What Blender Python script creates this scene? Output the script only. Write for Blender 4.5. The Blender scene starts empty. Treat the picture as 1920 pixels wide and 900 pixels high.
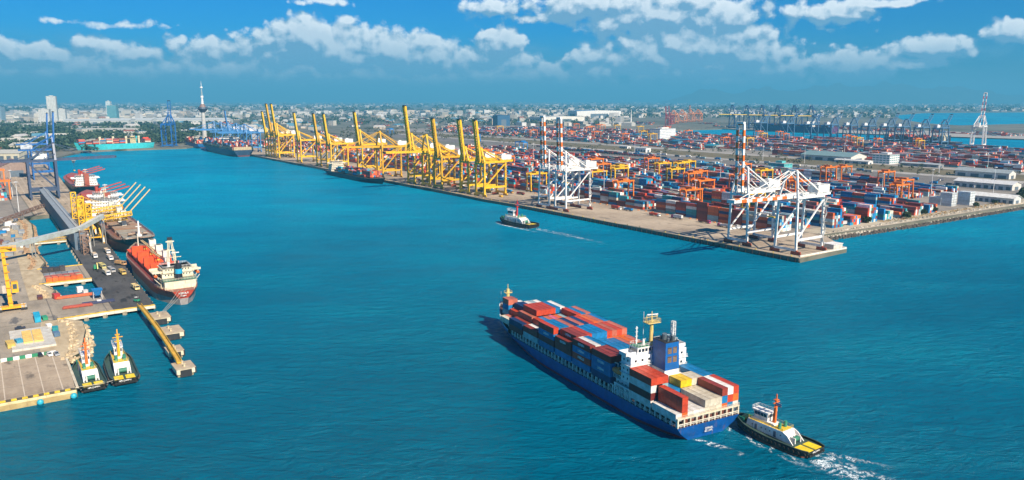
import bpy, math, random
from mathutils import Vector, Matrix
R = math.radians
random.seed(7)
rnd = random.random
def uni(a, b): return a + (b-a)*rnd()
S = bpy.context.scene

# ------------------------------------------------------------------ camera
cam = bpy.data.cameras.new('camera'); co = bpy.data.objects.new('camera', cam)
S.collection.objects.link(co); S.camera = co
CAMH, FPX, HZ = 110.0, 1450.0, 187.0
PITCH = math.atan((450-HZ)/FPX)
co.location = (0, 0, CAMH); co.rotation_euler = (math.pi/2-PITCH, 0, 0)
cam.sensor_width = 36; cam.lens = FPX/1920*36
cam.clip_start = 1; cam.clip_end = 90000
S.render.resolution_x = 1024; S.render.resolution_y = 480
# ------------------------------------------------------------------ sun + sky
SUN_DIR = R(-53)            # ground angle the sun stands at (from +X)
SUN_EL = R(38)
sl = bpy.data.lights.new('sun', 'SUN'); sl.energy = 5.0; sl.angle = R(0.55); sl.color = (1.0, 0.89, 0.74)
so = bpy.data.objects.new('sun', sl); S.collection.objects.link(so)
sv = Vector((math.cos(SUN_DIR)*math.cos(SUN_EL), math.sin(SUN_DIR)*math.cos(SUN_EL), math.sin(SUN_EL)))
so.rotation_euler = sv.to_track_quat('Z', 'Y').to_euler()
S.view_settings.view_transform = 'Standard'; S.view_settings.look = 'None'
S.view_settings.gamma = 1; S.view_settings.use_curve_mapping = False
S.view_settings.exposure = 0.85
S.cycles.max_bounces = 6; S.cycles.diffuse_bounces = 2; S.cycles.glossy_bounces = 2
S.cycles.volume_bounces = 0; S.cycles.transparent_max_bounces = 8
try: S.cycles.volume_max_steps = 64
except Exception: pass
HAZE_DENSITY = 0.0001

W = bpy.data.worlds.new('World'); S.world = W; W.use_nodes = True
nt = W.node_tree; nt.nodes.clear(); N = nt.nodes; Lk = nt.links
def nd(t, tree=None, **k):
    n = (tree or nt).nodes.new(t)
    for a, b in k.items(): setattr(n, a, b)
    return n
class G:
    """tiny maths helper on a node tree"""
    def __init__(s, tree): s.t = tree
    def m(s, op, a, b=None, c=None, clamp=False):
        n = s.t.nodes.new('ShaderNodeMath'); n.operation = op; n.use_clamp = clamp
        for i, x in enumerate((a, b, c)):
            if x is None: continue
            if isinstance(x, (int, float)): n.inputs[i].default_value = x
            else: s.t.links.new(x, n.inputs[i])
        return n.outputs[0]
    def mix(s, f, a, b, mode='MIX'):
        n = s.t.nodes.new('ShaderNodeMix'); n.data_type = 'RGBA'; n.blend_type = mode
        for i, x in ((0, f), (6, a), (7, b)):
            if isinstance(x, (int, float)): n.inputs[i].default_value = x
            elif isinstance(x, tuple): n.inputs[i].default_value = (x+(1,))[:4]
            else: s.t.links.new(x, n.inputs[i])
        return n.outputs[2]
    def noise(s, vec, scale, detail=4, rough=.55, dist=0):
        n = s.t.nodes.new('ShaderNodeTexNoise'); n.inputs['Scale'].default_value = scale
        n.inputs['Detail'].default_value = detail; n.inputs['Roughness'].default_value = rough
        n.inputs['Distortion'].default_value = dist
        if vec is not None: s.t.links.new(vec, n.inputs['Vector'])
        return n.outputs[0]
    def ramp(s, f, stops):
        n = s.t.nodes.new('ShaderNodeValToRGB'); e = n.color_ramp.elements
        while len(e) < len(stops): e.new(.5)
        for i, (p, c) in enumerate(stops): e[i].position = p; e[i].color = (c+(1,))[:4]
        s.t.links.new(f, n.inputs[0]); return n.outputs[0]
    def rng(s, v, a, b, c=0., d=1., smooth=False):
        n = s.t.nodes.new('ShaderNodeMapRange'); n.clamp = True
        if smooth: n.interpolation_type = 'SMOOTHSTEP'
        for i, x in enumerate((v, a, b, c, d)):
            if isinstance(x, (int, float)): n.inputs[i].default_value = x
            else: s.t.links.new(x, n.inputs[i])
        return n.outputs[0]
def azel(u, v):
    """direction of a picture point as (azimuth, elevation) on the sky"""
    x = (u-960)/FPX; y = (450-v)/FPX
    dx, dy, dz = x, math.cos(PITCH)+y*math.sin(PITCH), -math.sin(PITCH)+y*math.cos(PITCH)
    return math.atan2(dx, dy), math.atan2(dz, math.hypot(dx, dy))
# clouds: (u, v, radius u, radius v, strength); where each cloud stands on the sky
CL = [(575,80,66,42,1.5),(620,98,130,46,1.55),(735,104,90,34,1.4),(700,104,90,30,1.2),(790,108,75,36,1.3),(830,122,90,26,1.0),(935,84,44,28,1.35),(905,112,110,26,1.0),(525,98,50,26,1.0),(960,120,70,26,.9),
 (390,100,48,24,1.0),(335,84,30,12,.8),(215,102,85,24,.85),(170,88,40,16,.7),(60,108,80,20,1.0),(16,92,26,18,1.2),(68,100,26,14,1.0),(240,48,48,8,.75),(108,40,30,6,.5),
 (1110,14,110,26,1.1),(1240,30,150,36,1.25),(1340,36,70,34,1.2),(1190,8,200,20,.9),(1150,52,46,26,.9),(1300,92,150,50,1.4),(1230,108,90,38,1.3),(1400,104,100,36,1.1),(1430,128,80,26,.9),
 (1560,22,70,20,1.0),(1640,4,90,10,.9),(930,14,60,18,.8),(985,34,60,10,.6),(600,2,50,9,.6),(1600,128,80,28,1.25),(1755,90,56,17,1.1),(1722,120,46,11,.9),(1905,62,40,18,1.0),
 (1095,112,34,17,1.1),(1116,142,48,22,1.1),(1210,144,46,14,.8),(1340,150,150,22,.9),(1492,124,24,22,1.1),(1550,55,60,5,.35),(1030,150,60,20,.8),
 (420,138,160,30,1.05),(130,134,190,32,1.1),(640,142,200,36,1.2),(800,150,160,30,1.05),(960,148,170,32,1.1),(300,165,320,18,.8),(1300,165,300,18,.7),(700,170,330,14,.7)]
def sky_group():
    t = bpy.data.node_groups.new('cloud_density', 'ShaderNodeTree')
    t.interface.new_socket('P', in_out='INPUT', socket_type='NodeSocketVector')
    t.interface.new_socket('D', in_out='OUTPUT', socket_type='NodeSocketFloat')
    gi = t.nodes.new('NodeGroupInput'); go = t.nodes.new('NodeGroupOutput'); g = G(t)
    warp = t.nodes.new('ShaderNodeTexNoise'); warp.inputs['Scale'].default_value = 26; warp.inputs['Detail'].default_value = 3
    t.links.new(gi.outputs[0], warp.inputs['Vector'])
    sc = t.nodes.new('ShaderNodeVectorMath'); sc.operation = 'MULTIPLY_ADD'; t.links.new(warp.outputs[1], sc.inputs[0])
    sc.inputs[1].default_value = (.03, .012, 0); t.links.new(gi.outputs[0], sc.inputs[2])
    off = t.nodes.new('ShaderNodeVectorMath'); off.operation = 'SUBTRACT'; t.links.new(sc.outputs[0], off.inputs[0]); off.inputs[1].default_value = (.015, .006, 0)
    best = None
    for u, v, ru, rv, a in CL:
        z, e = azel(u, v); kx, ky = FPX/ru/1.55*a, FPX/rv/1.6*a
        mp = t.nodes.new('ShaderNodeVectorMath'); mp.operation = 'MULTIPLY_ADD'; t.links.new(off.outputs[0], mp.inputs[0]); mp.inputs[1].default_value = (kx, ky, 0); mp.inputs[2].default_value = (-z*kx, -e*ky, 0)
        ln = t.nodes.new('ShaderNodeVectorMath'); ln.operation = 'LENGTH'; t.links.new(mp.outputs[0], ln.inputs[0])
        val = g.m('SUBTRACT', a, ln.outputs['Value'])
        best = val if best is None else g.m('MAXIMUM', best, val)
    st = t.nodes.new('ShaderNodeVectorMath'); st.operation = 'MULTIPLY'; t.links.new(gi.outputs[0], st.inputs[0]); st.inputs[1].default_value = (1, 1.08, 1)
    f1 = g.noise(st.outputs[0], 21, 9, .69)
    vo = t.nodes.new('ShaderNodeTexVoronoi'); vo.feature = 'SMOOTH_F1'; vo.inputs['Scale'].default_value = 75; vo.inputs['Smoothness'].default_value = .6
    t.links.new(st.outputs[0], vo.inputs['Vector'])
    d = g.m('ADD', best, g.m('MULTIPLY_ADD', f1, 1.5, -.74))
    d = g.m('SUBTRACT', d, g.m('MULTIPLY', vo.outputs['Distance'], .50))
    t.links.new(d, go.inputs[0]); return t
g = G(nt)
tc = nd('ShaderNodeTexCoord'); sp = nd('ShaderNodeSeparateXYZ'); Lk.new(tc.outputs['Generated'], sp.inputs[0])
az = g.m('ARCTAN2', sp.outputs[0], sp.outputs[1])
hyp = g.m('SQRT', g.m('ADD', g.m('MULTIPLY', sp.outputs[0], sp.outputs[0]), g.m('MULTIPLY', sp.outputs[1], sp.outputs[1])))
el = g.m('ARCTAN2', sp.outputs[2], hyp)
cb = nd('ShaderNodeCombineXYZ'); Lk.new(az, cb.inputs[0]); Lk.new(el, cb.inputs[1])
grp = sky_group()
def dens(vec):
    n = nd('ShaderNodeGroup'); n.node_tree = grp; Lk.new(vec, n.inputs[0]); return n.outputs[0]
def shifted(dx, dy):
    n = nd('ShaderNodeVectorMath', operation='ADD'); Lk.new(cb.outputs[0], n.inputs[0]); n.inputs[1].default_value = (dx, dy, 0); return n.outputs[0]
d0 = dens(cb.outputs[0]); d1 = dens(shifted(.004, .010))
alpha = g.rng(d0, -.02, .28, smooth=True)
alpha = g.m('MULTIPLY', alpha, g.rng(el, 0.0, .03, .3, 1))
light = g.rng(g.m('SUBTRACT', d0, d1), -.06, .36, 0, 1)
light = g.m('MULTIPLY', light, g.rng(d0, .9, .1, .65, 1))
thick = g.rng(d0, .1, .9)
light = g.m('MULTIPLY', light, g.rng(el, .015, .062, .12, 1))
sky = nd('ShaderNodeTexSky'); sky.sky_type = 'NISHITA'; sky.sun_disc = False
sky.sun_elevation = SUN_EL; sky.sun_rotation = math.atan2(sv.x, sv.y); sky.altitude = 100
sky.air_density = 1.0; sky.dust_density = .6; sky.ozone_density = 3.0
base = g.mix(1, sky.outputs[0], (.012, .40, .84), 'MULTIPLY')
low = g.rng(el, -.02, .085, 0, 1, True)
hor = g.mix(1, sky.outputs[0], (.08, .32, .62), 'MULTIPLY')
base = g.mix(low, hor, base)
cshade = (1.6, 3.3, 5.1); clit = (8.6, 9.1, 9.4)
ccol = g.mix(light, cshade, clit)
sv2 = nd('ShaderNodeVectorMath', operation='MULTIPLY'); Lk.new(cb.outputs[0], sv2.inputs[0]); sv2.inputs[1].default_value = (1, 3.4, 1)
vn = g.noise(sv2.outputs[0], 13, 7, .62)
veil = g.m('MULTIPLY', g.rng(el, .088, .03, 0, 1, True), g.rng(vn, .38, .60, .1, .9))
veil = g.m('MULTIPLY', veil, g.rng(az, .42, .1, .45, 1))
base = g.mix(veil, base, g.mix(g.rng(vn, .48, .72), (1.0, 2.7, 4.3), (2.1, 4.1, 5.7)))
allc = g.mix(alpha, base, ccol)
bg = nd('ShaderNodeBackground'); Lk.new(allc, bg.inputs[0]); bg.inputs[1].default_value = .072
ow = nd('ShaderNodeOutputWorld'); Lk.new(bg.outputs[0], ow.inputs[0])
W.cycles.sampling_method = 'MANUAL'; W.cycles.sample_map_resolution = 256

# ------------------------------------------------------------------ places
def at(u, v, z=0.0):
    x = (u-960)/FPX; y = (450-v)/FPX
    dy, dz = math.cos(PITCH)+y*math.sin(PITCH), -math.sin(PITCH)+y*math.cos(PITCH)
    k = (z-CAMH)/dz; return (x*k, dy*k)
QZ = 3.0                                   # quay level above the water
QA = math.radians(124.657)                 # the way the long quay runs
E1 = (math.cos(QA), math.sin(QA)); E2 = (E1[1], -E1[0])
C0 = (197.06, 518.36); L0 = (-189.25, 396.84)
def F(s, t): return (C0[0]+s*E1[0]+t*E2[0], C0[1]+s*E1[1]+t*E2[1])
def Lf(s, t): return (L0[0]+s*E1[0]+t*E2[0], L0[1]+s*E1[1]+t*E2[1])
def inF(p): q = (p[0]-C0[0], p[1]-C0[1]); return (q[0]*E1[0]+q[1]*E1[1], q[0]*E2[0]+q[1]*E2[1])

# ------------------------------------------------------------------ materials
def mat(name, col=None, rough=.5, metal=0., dirt=.22, dscale=.6, spec=.5, bump=0, bscale=3, rust=0):
    m = bpy.data.materials.new(name); m.use_nodes = True; t = m.node_tree; g = G(t)
    b = t.nodes['Principled BSDF']; b.inputs['Roughness'].default_value = rough; b.inputs['Metallic'].default_value = metal
    b.inputs['Specular IOR Level'].default_value = spec
    tc = t.nodes.new('ShaderNodeTexCoord')
    if col is None:
        a = t.nodes.new('ShaderNodeAttribute'); a.attribute_name = 'Col'
        oi = t.nodes.new('ShaderNodeObjectInfo')
        c = g.mix(1, a.outputs[0], oi.outputs[1], 'MULTIPLY')
    else:
        r = t.nodes.new('ShaderNodeRGB'); r.outputs[0].default_value = (col+(1,))[:4]; c = r.outputs[0]
    n = g.noise(tc.outputs['Object'], dscale, 5, .65)
    n2 = g.noise(tc.outputs['Object'], dscale*9, 3, .6)
    f = g.rng(g.m('ADD', n, g.m('MULTIPLY', n2, .35)), .45, .9, 1-dirt, 1.06)
    k = t.nodes.new('ShaderNodeCombineColor')
    for i in range(3): t.links.new(g.m('POWER', f, 1+.25*i), k.inputs[i])
    c = g.mix(1, c, k.outputs[0], 'MULTIPLY')
    if rust:      # runs of rust and grime down the plates
        mp = t.nodes.new('ShaderNodeVectorMath'); mp.operation = 'MULTIPLY'; mp.inputs[1].default_value = (1.1, 1.1, .16); t.links.new(tc.outputs['Object'], mp.inputs[0])
        rn = g.noise(mp.outputs[0], .9, 5, .65); pn = g.noise(tc.outputs['Object'], .09, 3, .5)
        rf = g.m('MULTIPLY', g.rng(rn, .56, .72, 0, rust), g.rng(pn, .42, .6, .15, 1))
        c = g.mix(rf, c, (.16, .075, .04))
    t.links.new(c, b.inputs['Base Color'])
    if bump:
        bp = t.nodes.new('ShaderNodeBump'); bp.inputs['Strength'].default_value = bump; bp.inputs['Distance'].default_value = .3
        t.links.new(g.noise(tc.outputs['Object'], bscale, 5), bp.inputs['Height']); t.links.new(bp.outputs[0], b.inputs['Normal'])
    return m
M = dict(
 paint=mat('weathered_paint', rough=.45, dirt=.3, dscale=.35, rust=.7),
 box=mat('container_paint', rough=.5, dirt=.38, dscale=.5, rust=.4),
 conc=mat('concrete', (.42,.36,.27), rough=.9, dirt=.45, dscale=.05, bump=.2, bscale=.5),
 rock=mat('quarry_rock', rough=.95, dirt=.5, dscale=.3, bump=.6, bscale=1),
 glass=mat('window_glass', (.015,.03,.045), rough=.08, dirt=.1, spec=1.0),
 leaf=mat('foliage', rough=.8, dirt=.5, dscale=.5, spec=.2),
 build=mat('render_wall', rough=.8, dirt=.25, dscale=.1),
 rope=mat('rope', (.45,.42,.34), rough=.9),
)
def ground_mat(name, c1, c2, scale, c3=None, lines=None):
    m = bpy.data.materials.new(name); m.use_nodes = True; t = m.node_tree; g = G(t)
    b = t.nodes['Principled BSDF']; b.inputs['Roughness'].default_value = .9; b.inputs['Specular IOR Level'].default_value = .25
    gm = t.nodes.new('ShaderNodeNewGeometry')
    mp = t.nodes.new('ShaderNodeMapping'); mp.vector_type = 'POINT'; mp.inputs['Rotation'].default_value = (0, 0, -QA)
    t.links.new(gm.outputs['Position'], mp.inputs[0]); P = mp.outputs[0]
    st = t.nodes.new('ShaderNodeVectorMath'); st.operation = 'MULTIPLY'; st.inputs[1].default_value = (.35, 1, 1); t.links.new(P, st.inputs[0])
    n1 = g.noise(P, scale, 6, .6); n2 = g.noise(st.outputs[0], scale*7, 5, .6); n3 = g.noise(P, scale*40, 3, .6)
    f = g.m('ADD', g.m('MULTIPLY', n1, .5), g.m('ADD', g.m('MULTIPLY', n2, .35), g.m('MULTIPLY', n3, .15)))
    c = g.ramp(f, [(.36, c1), (.5, tuple((a+b)/2 for a, b in zip(c1, c2))), (.64, c2)])
    if c3: c = g.mix(g.rng(n2, .56, .66), c, c3)
    if lines:
        sp = t.nodes.new('ShaderNodeSeparateXYZ'); t.links.new(P, sp.inputs[0])
        for ax, step, wid, dark in lines:
            fr = g.m('FRACT', g.m('DIVIDE', sp.outputs[ax], step))
            k = g.m('LESS_THAN', fr, wid/step)
            c = g.mix(g.m('MULTIPLY', k, .7), c, dark)
    t.links.new(c, b.inputs['Base Color']); return m
M['apron'] = ground_mat('quay_apron', (.24,.18,.125), (.50,.40,.285), .02, (.15,.12,.09), [(1, 6.1, .35, (.62,.53,.41)), (0, 12.0, .25, (.15,.12,.09))])
M['yard'] = ground_mat('yard_paving', (.16,.14,.12), (.32,.28,.23), .015, None, [(1, 26, .8, (.08,.08,.08))])
M['asph'] = ground_mat('pier_asphalt', (.035,.034,.034), (.12,.115,.11), .03, (.03,.03,.03))
M['slab'] = ground_mat('grey_concrete', (.20,.17,.13), (.44,.37,.28), .025, (.14,.13,.12), [(1, 24, .5, (.10,.09,.08)), (0, 40, .4, (.10,.09,.08))])
M['road'] = ground_mat('road_surface', (.26,.24,.215), (.40,.37,.33), .01)
M['scrub'] = ground_mat('scrub_verge', (.10,.085,.045), (.20,.155,.085), .012, (.05,.06,.03))
M['rail'] = ground_mat('rail_bed', (.13,.115,.10), (.22,.195,.17), .02, None, [(1, 5, 1.0, (.07,.06,.055))])
M['town'] = ground_mat('town_ground', (.06,.07,.045), (.22,.195,.15), .0016, (.035,.05,.028))
M['hill'] = ground_mat('hill_forest', (.04,.06,.035), (.07,.085,.05), .0006)

# ------------------------------------------------------------------ mesh collector
class MB:
    def __init__(s): s.v = []; s.f = []; s.c = []
    def face(s, pts, col):
        n = len(s.v); s.v += [tuple(p) for p in pts]; s.f.append(tuple(range(n, n+len(pts)))); s.c.append(col)
    def hexa(s, a, col, skip=''):
        # a: 8 corners, bottom ring 0-3 ccw, top ring 4-7
        n = len(s.v); s.v += [tuple(p) for p in a]
        fs = dict(b=(3,2,1,0), t=(4,5,6,7), f=(0,1,5,4), r=(1,2,6,5), k=(2,3,7,6), l=(3,0,4,7))
        for k, q in fs.items():
            if k in skip: continue
            s.f.append(tuple(n+i for i in q)); s.c.append(col)
    def box(s, x0, x1, y0, y1, z0, z1, col=(.8,.8,.8), skip=''):
        s.hexa([(x0,y0,z0),(x1,y0,z0),(x1,y1,z0),(x0,y1,z0),(x0,y0,z1),(x1,y0,z1),(x1,y1,z1),(x0,y1,z1)], col, skip)
    def rbox(s, c, sx, sy, z0, z1, ang, col, skip=''):
        ca, sa = math.cos(ang), math.sin(ang); o = []
        for z in (z0, z1):
            for dx, dy in ((-sx/2,-sy/2),(sx/2,-sy/2),(sx/2,sy/2),(-sx/2,sy/2)):
                o.append((c[0]+dx*ca-dy*sa, c[1]+dx*sa+dy*ca, z))
        s.hexa(o, col, skip)
    def bar(s, p, q, w, h=None, col=(.8,.8,.8), w2=None, h2=None):
        p = Vector(p); q = Vector(q); d = q-p
        if d.length < 1e-6: return
        d.normalize(); up = Vector((0,0,1)) if abs(d.z) < .95 else Vector((0,1,0))
        a = d.cross(up).normalized(); b = a.cross(d).normalized(); h = h or w; w2 = w2 or w; h2 = h2 or h
        o = [p+a*x*w/2+b*y*h/2 for x, y in ((-1,-1),(1,-1),(1,1),(-1,1))] + [q+a*x*w2/2+b*y*h2/2 for x, y in ((-1,-1),(1,-1),(1,1),(-1,1))]
        s.hexa(o, col)
    def tube(s, p, q, r, col=(.8,.8,.8), n=10, r2=None, caps=True):
        p = Vector(p); q = Vector(q); d = (q-p).normalized(); up = Vector((0,0,1)) if abs(d.z) < .95 else Vector((0,1,0))
        a = d.cross(up).normalized(); b = a.cross(d); r2 = r if r2 is None else r2; k = len(s.v)
        for c, rr in ((p, r), (q, r2)):
            for i in range(n):
                t = 2*math.pi*i/n; s.v.append(tuple(c+a*math.cos(t)*rr+b*math.sin(t)*rr))
        for i in range(n):
            j = (i+1) % n; s.f.append((k+i, k+j, k+n+j, k+n+i)); s.c.append(col)
        if caps:
            s.f.append(tuple(range(k+n-1, k-1, -1))); s.c.append(col); s.f.append(tuple(range(k+n, k+2*n))); s.c.append(col)
    def prism(s, poly, z0, z1, col=(.8,.8,.8), bottom=False):
        n = len(poly); k = len(s.v)
        s.v += [(p[0], p[1], z0) for p in poly] + [(p[0], p[1], z1) for p in poly]
        for i in range(n):
            j = (i+1) % n; s.f.append((k+i, k+j, k+n+j, k+n+i)); s.c.append(col)
        s.f.append(tuple(range(k+n, k+2*n))); s.c.append(col)
        if bottom: s.f.append(tuple(range(k+n-1, k-1, -1))); s.c.append(col)
    def lattice(s, p, q, w, h, n, r, col, diag=True):
        """box truss of n bays between two points"""
        p = Vector(p); q = Vector(q); d = (q-p).normalized(); up = Vector((0,0,1)) if abs(d.z) < .95 else Vector((0,1,0))
        a = d.cross(up).normalized(); b = a.cross(d).normalized()
        cor = [(-1,-1),(1,-1),(1,1),(-1,1)]
        P = [[p.lerp(q, i/n)+a*x*w/2+b*y*h/2 for x, y in cor] for i in range(n+1)]
        for j in range(4): s.bar(P[0][j], P[n][j], r*1.4, None, col)
        for i in range(n+1):
            for j in range(4): s.bar(P[i][j], P[i][(j+1) % 4], r, None, col)
            if diag and i < n:
                for j in range(4): s.bar(P[i][j], P[i+1][(j+1) % 4] if i % 2 else P[i+1][j-1], r*.8, None, col)
    def rail(s, pts, h=1.1, step=2., r=.07, col=(.8,.8,.78), z=0):
        for a, b in zip(pts, pts[1:]):
            a = Vector(a); b = Vector(b); L = (b-a).length; n = max(1, int(L/step))
            for i in range(n+1):
                c = a.lerp(b, i/n); s.bar(c, c+Vector((0,0,h)), r, None, col)
            for k in (1., .55): s.bar(a+Vector((0,0,h*k)), b+Vector((0,0,h*k)), r, None, col)
    def mesh(s, name, m):
        me = bpy.data.meshes.new(name); me.from_pydata(s.v, [], s.f); me.update()
        ca = me.color_attributes.new('Col', 'FLOAT_COLOR', 'CORNER')
        dat = []
        for f, c in zip(s.f, s.c): dat += [c[0], c[1], c[2], 1.]*len(f)
        ca.data.foreach_set('color', dat)
        for x in (m if isinstance(m, (list, tuple)) else [m]): me.materials.append(x)
        return me
    def build(s, name, m='paint', parent=None, smooth=False, label=None):
        me = s.mesh(name, M[m] if isinstance(m, str) else m)
        if smooth: me.polygons.foreach_set('use_smooth', [True]*len(me.polygons))
        o = bpy.data.objects.new(name, me); S.collection.objects.link(o)
        if parent: o.parent = parent
        if label: o['label'] = label
        return o
def split_build(b, name, m, parent, limit=100):
    """each box of the collector becomes a part of its own"""
    n = len(b.f)//6
    if n > limit: return tag(b.build(name, m, parent), kind='stuff')
    for i in range(n):
        q = MB(); q.v = b.v[i*8:i*8+8]; q.f = [tuple(k-i*8 for k in f) for f in b.f[i*6:i*6+6]]; q.c = b.c[i*6:i*6+6]; q.build(name, m, parent)
def tag(o, label=None, cat=None, group=None, kind=None):
    if label: o['label'] = label
    if cat: o['category'] = cat
    if group: o['group'] = group
    if kind: o['kind'] = kind
    return o
def empty(name, xy, z=0, rz=0, label=None, cat=None, group=None):
    o = bpy.data.objects.new(name, None); S.collection.objects.link(o)
    o.location = (xy[0], xy[1], z); o.rotation_euler = (0, 0, rz); o.empty_display_size = .1
    return tag(o, label, cat, group)
KIDS = {}
def copy_tree(o, xy, z, rz, label, scale=None):
    r = o.copy(); S.collection.objects.link(r); r.location = (xy[0], xy[1], z); r.rotation_euler = (0, 0, rz); r['label'] = label
    if scale: r.scale = scale
    if o.name not in KIDS:
        KIDS[o.name] = [(c, list(c.children)) for c in o.children]
    for c, gs in KIDS[o.name]:
        d = c.copy(); S.collection.objects.link(d); d.parent = r
        for h in gs:
            e = h.copy(); S.collection.objects.link(e); e.parent = d
    return r
ORD = 'first second third fourth fifth sixth seventh eighth ninth tenth eleventh twelfth thirteenth fourteenth fifteenth sixteenth seventeenth eighteenth nineteenth'.split()
for _t, _o in zip('twenty thirty forty fifty sixty seventy eighty ninety'.split(), 'twentieth thirtieth fortieth fiftieth sixtieth seventieth eightieth ninetieth'.split()): ORD += [_o]+[_t+'-'+w for w in ORD[:9]]
ORD += ['hundredth']+['hundred-and-'+w for w in ORD[:98]]
# paint colours (linear)
RED=(.60,.065,.02); BRN=(.30,.045,.025); MAR=(.19,.026,.022); BLU=(.006,.20,.46); NAVY=(.008,.045,.15); ORG=(.75,.15,.02); SAL=(.55,.16,.10)
WHT=(.84,.83,.79); CRM=(.68,.63,.50); TEAL=(.04,.34,.38); LTB=(.35,.52,.56); GRN=(.03,.20,.10); YEL=(.82,.55,.01); PNK=(.60,.14,.24); GRY=(.30,.31,.31)
CNAME={RED:'red',BRN:'brown',MAR:'dark maroon',BLU:'blue',NAVY:'navy blue',ORG:'orange',SAL:'salmon',WHT:'white',CRM:'cream',TEAL:'teal',LTB:'pale blue',GRN:'green',YEL:'yellow',PNK:'pink',GRY:'grey'}
DK=(.03,.03,.03); STEEL=(.2,.2,.2); RUST=(.20,.06,.025)
# ------------------------------------------------------------------ water
def water_mat():
    m = bpy.data.materials.new('sea_water'); m.use_nodes = True; t = m.node_tree; g = G(t)
    b = t.nodes['Principled BSDF']
    gm = t.nodes.new('ShaderNodeNewGeometry'); P = gm.outputs['Position']
    st = t.nodes.new('ShaderNodeMapping'); st.inputs['Rotation'].default_value = (0, 0, R(18)); st.inputs['Scale'].default_value = (.45, 1, 1)
    t.links.new(P, st.inputs[0])
    big = g.noise(P, .0035, 4, .5); mid = g.noise(st.outputs[0], .02, 5, .6)
    f = g.m('ADD', g.m('MULTIPLY', big, .5), g.m('MULTIPLY', mid, .5))
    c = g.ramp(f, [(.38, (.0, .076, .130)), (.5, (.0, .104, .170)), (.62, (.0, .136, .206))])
    sy = t.nodes.new('ShaderNodeSeparateXYZ'); t.links.new(P, sy.inputs[0])          # view-angle darkening put into the colour: darker near, brighter with distance
    far_gain = g.rng(g.m('ADD', sy.outputs[1], g.m('MULTIPLY', mid, 260)), 260, 1000, .86, 2.25)
    k = t.nodes.new('ShaderNodeCombineColor'); [t.links.new(far_gain, k.inputs[i]) for i in range(3)]
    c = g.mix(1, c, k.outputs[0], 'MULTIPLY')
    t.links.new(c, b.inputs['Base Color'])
    b.inputs['Roughness'].default_value = .16; b.inputs['IOR'].default_value = 1.33; b.inputs['Specular IOR Level'].default_value = .34
    w1 = g.noise(st.outputs[0], .2, 6, .66, .4); w2 = g.noise(st.outputs[0], .8, 4, .65)
    h = g.m('ADD', g.m('MULTIPLY', w1, 2.6), g.m('MULTIPLY', w2, .8))
    gust = g.rng(mid, .35, .65, .55, 1.1)
    bp = t.nodes.new('ShaderNodeBump'); bp.inputs['Distance'].default_value = 1.6; t.links.new(g.m('MULTIPLY', gust, 1.0), bp.inputs['Strength'])
    t.links.new(h, bp.inputs['Height']); t.links.new(bp.outputs[0], b.inputs['Normal'])
    # body colour below, a polarised (weakened, bluish) surface reflection above
    df = t.nodes.new('ShaderNodeBsdfDiffuse'); t.links.new(c, df.inputs[0]); t.links.new(bp.outputs[0], df.inputs['Normal'])
    gs = t.nodes.new('ShaderNodeBsdfGlossy'); gs.inputs[0].default_value = (.45, .85, 1, 1); gs.inputs['Roughness'].default_value = .15; t.links.new(bp.outputs[0], gs.inputs['Normal'])
    fr = t.nodes.new('ShaderNodeFresnel'); fr.inputs[0].default_value = 1.33; t.links.new(bp.outputs[0], fr.inputs['Normal'])
    mx = t.nodes.new('ShaderNodeMixShader'); t.links.new(g.m('MULTIPLY', fr.outputs[0], .5), mx.inputs[0]); t.links.new(df.outputs[0], mx.inputs[1]); t.links.new(gs.outputs[0], mx.inputs[2])
    out = [n for n in t.nodes if n.type == 'OUTPUT_MATERIAL'][0]; t.links.new(mx.outputs[0], out.inputs[0]); t.nodes.remove(b)
    return m
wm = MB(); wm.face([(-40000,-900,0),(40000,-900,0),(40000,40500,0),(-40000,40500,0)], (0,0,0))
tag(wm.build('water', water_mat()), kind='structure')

# ------------------------------------------------------------------ land
def pq(*pts): return [at(u, v, QZ) for u, v in pts]
land = [F(0,0), F(3,60), F(47,98), F(42,213), F(39,435), F(20,1000), F(330,1330), F(560,1440), F(1650,1440), F(1650,1860), F(1100,1890), F(300,1960), F(-1600,2120),
        F(-1600,2500)] + pq((1920,232),(1800,235),(1735,231),(1690,224),(1675,216),(1730,211.5),(1920,210)) + [(12000,7000),(39000,39500),(-39000,39500),(-3000,300),(-900,60)] + \
       [Lf(-114.5,-330), Lf(-114.5,-47.5), Lf(-73,-46.5), Lf(-66,-41), Lf(-49,-38.5), Lf(-30,-35.5), Lf(-12,-35), Lf(-2.5,-42), Lf(48,-39), Lf(58,-42), Lf(67,-40), Lf(89,-45), Lf(112,-42), Lf(136,-43), Lf(160,-38.5),
        Lf(205,-41), Lf(257,-40), Lf(300,-37), Lf(354,-35), Lf(402,-38), Lf(408,-20), Lf(411,12), Lf(800,24), Lf(1200,30)] + pq((155,284),(200,281.5),(350,276.5),(376,272.5)) + \
       [F(1208,-8.5), F(900,-3), F(615,-5), F(534,-2), F(397,-4.5), F(310,0)]
from mathutils.geometry import tessellate_polygon
def slab(name, poly, z0, z1, m, side=True):
    tri = tessellate_polygon([[Vector((p[0], p[1], 0)) for p in poly]])
    b = MB(); n = len(poly); b.v = [(p[0], p[1], z1) for p in poly]
    for a, c, d in tri:
        v1 = Vector(poly[c][:2])-Vector(poly[a][:2]); v2 = Vector(poly[d][:2])-Vector(poly[a][:2])
        b.f.append((a, c, d) if v1.x*v2.y-v1.y*v2.x > 0 else (a, d, c)); b.c.append((1,1,1))
    if side:
        b.v += [(p[0], p[1], z0) for p in poly]
        for i in range(n):
            j = (i+1) % n; b.f.append((i, j, n+j, n+i)); b.c.append((1,1,1))
    return tag(b.build(name, m), kind='structure')
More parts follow.
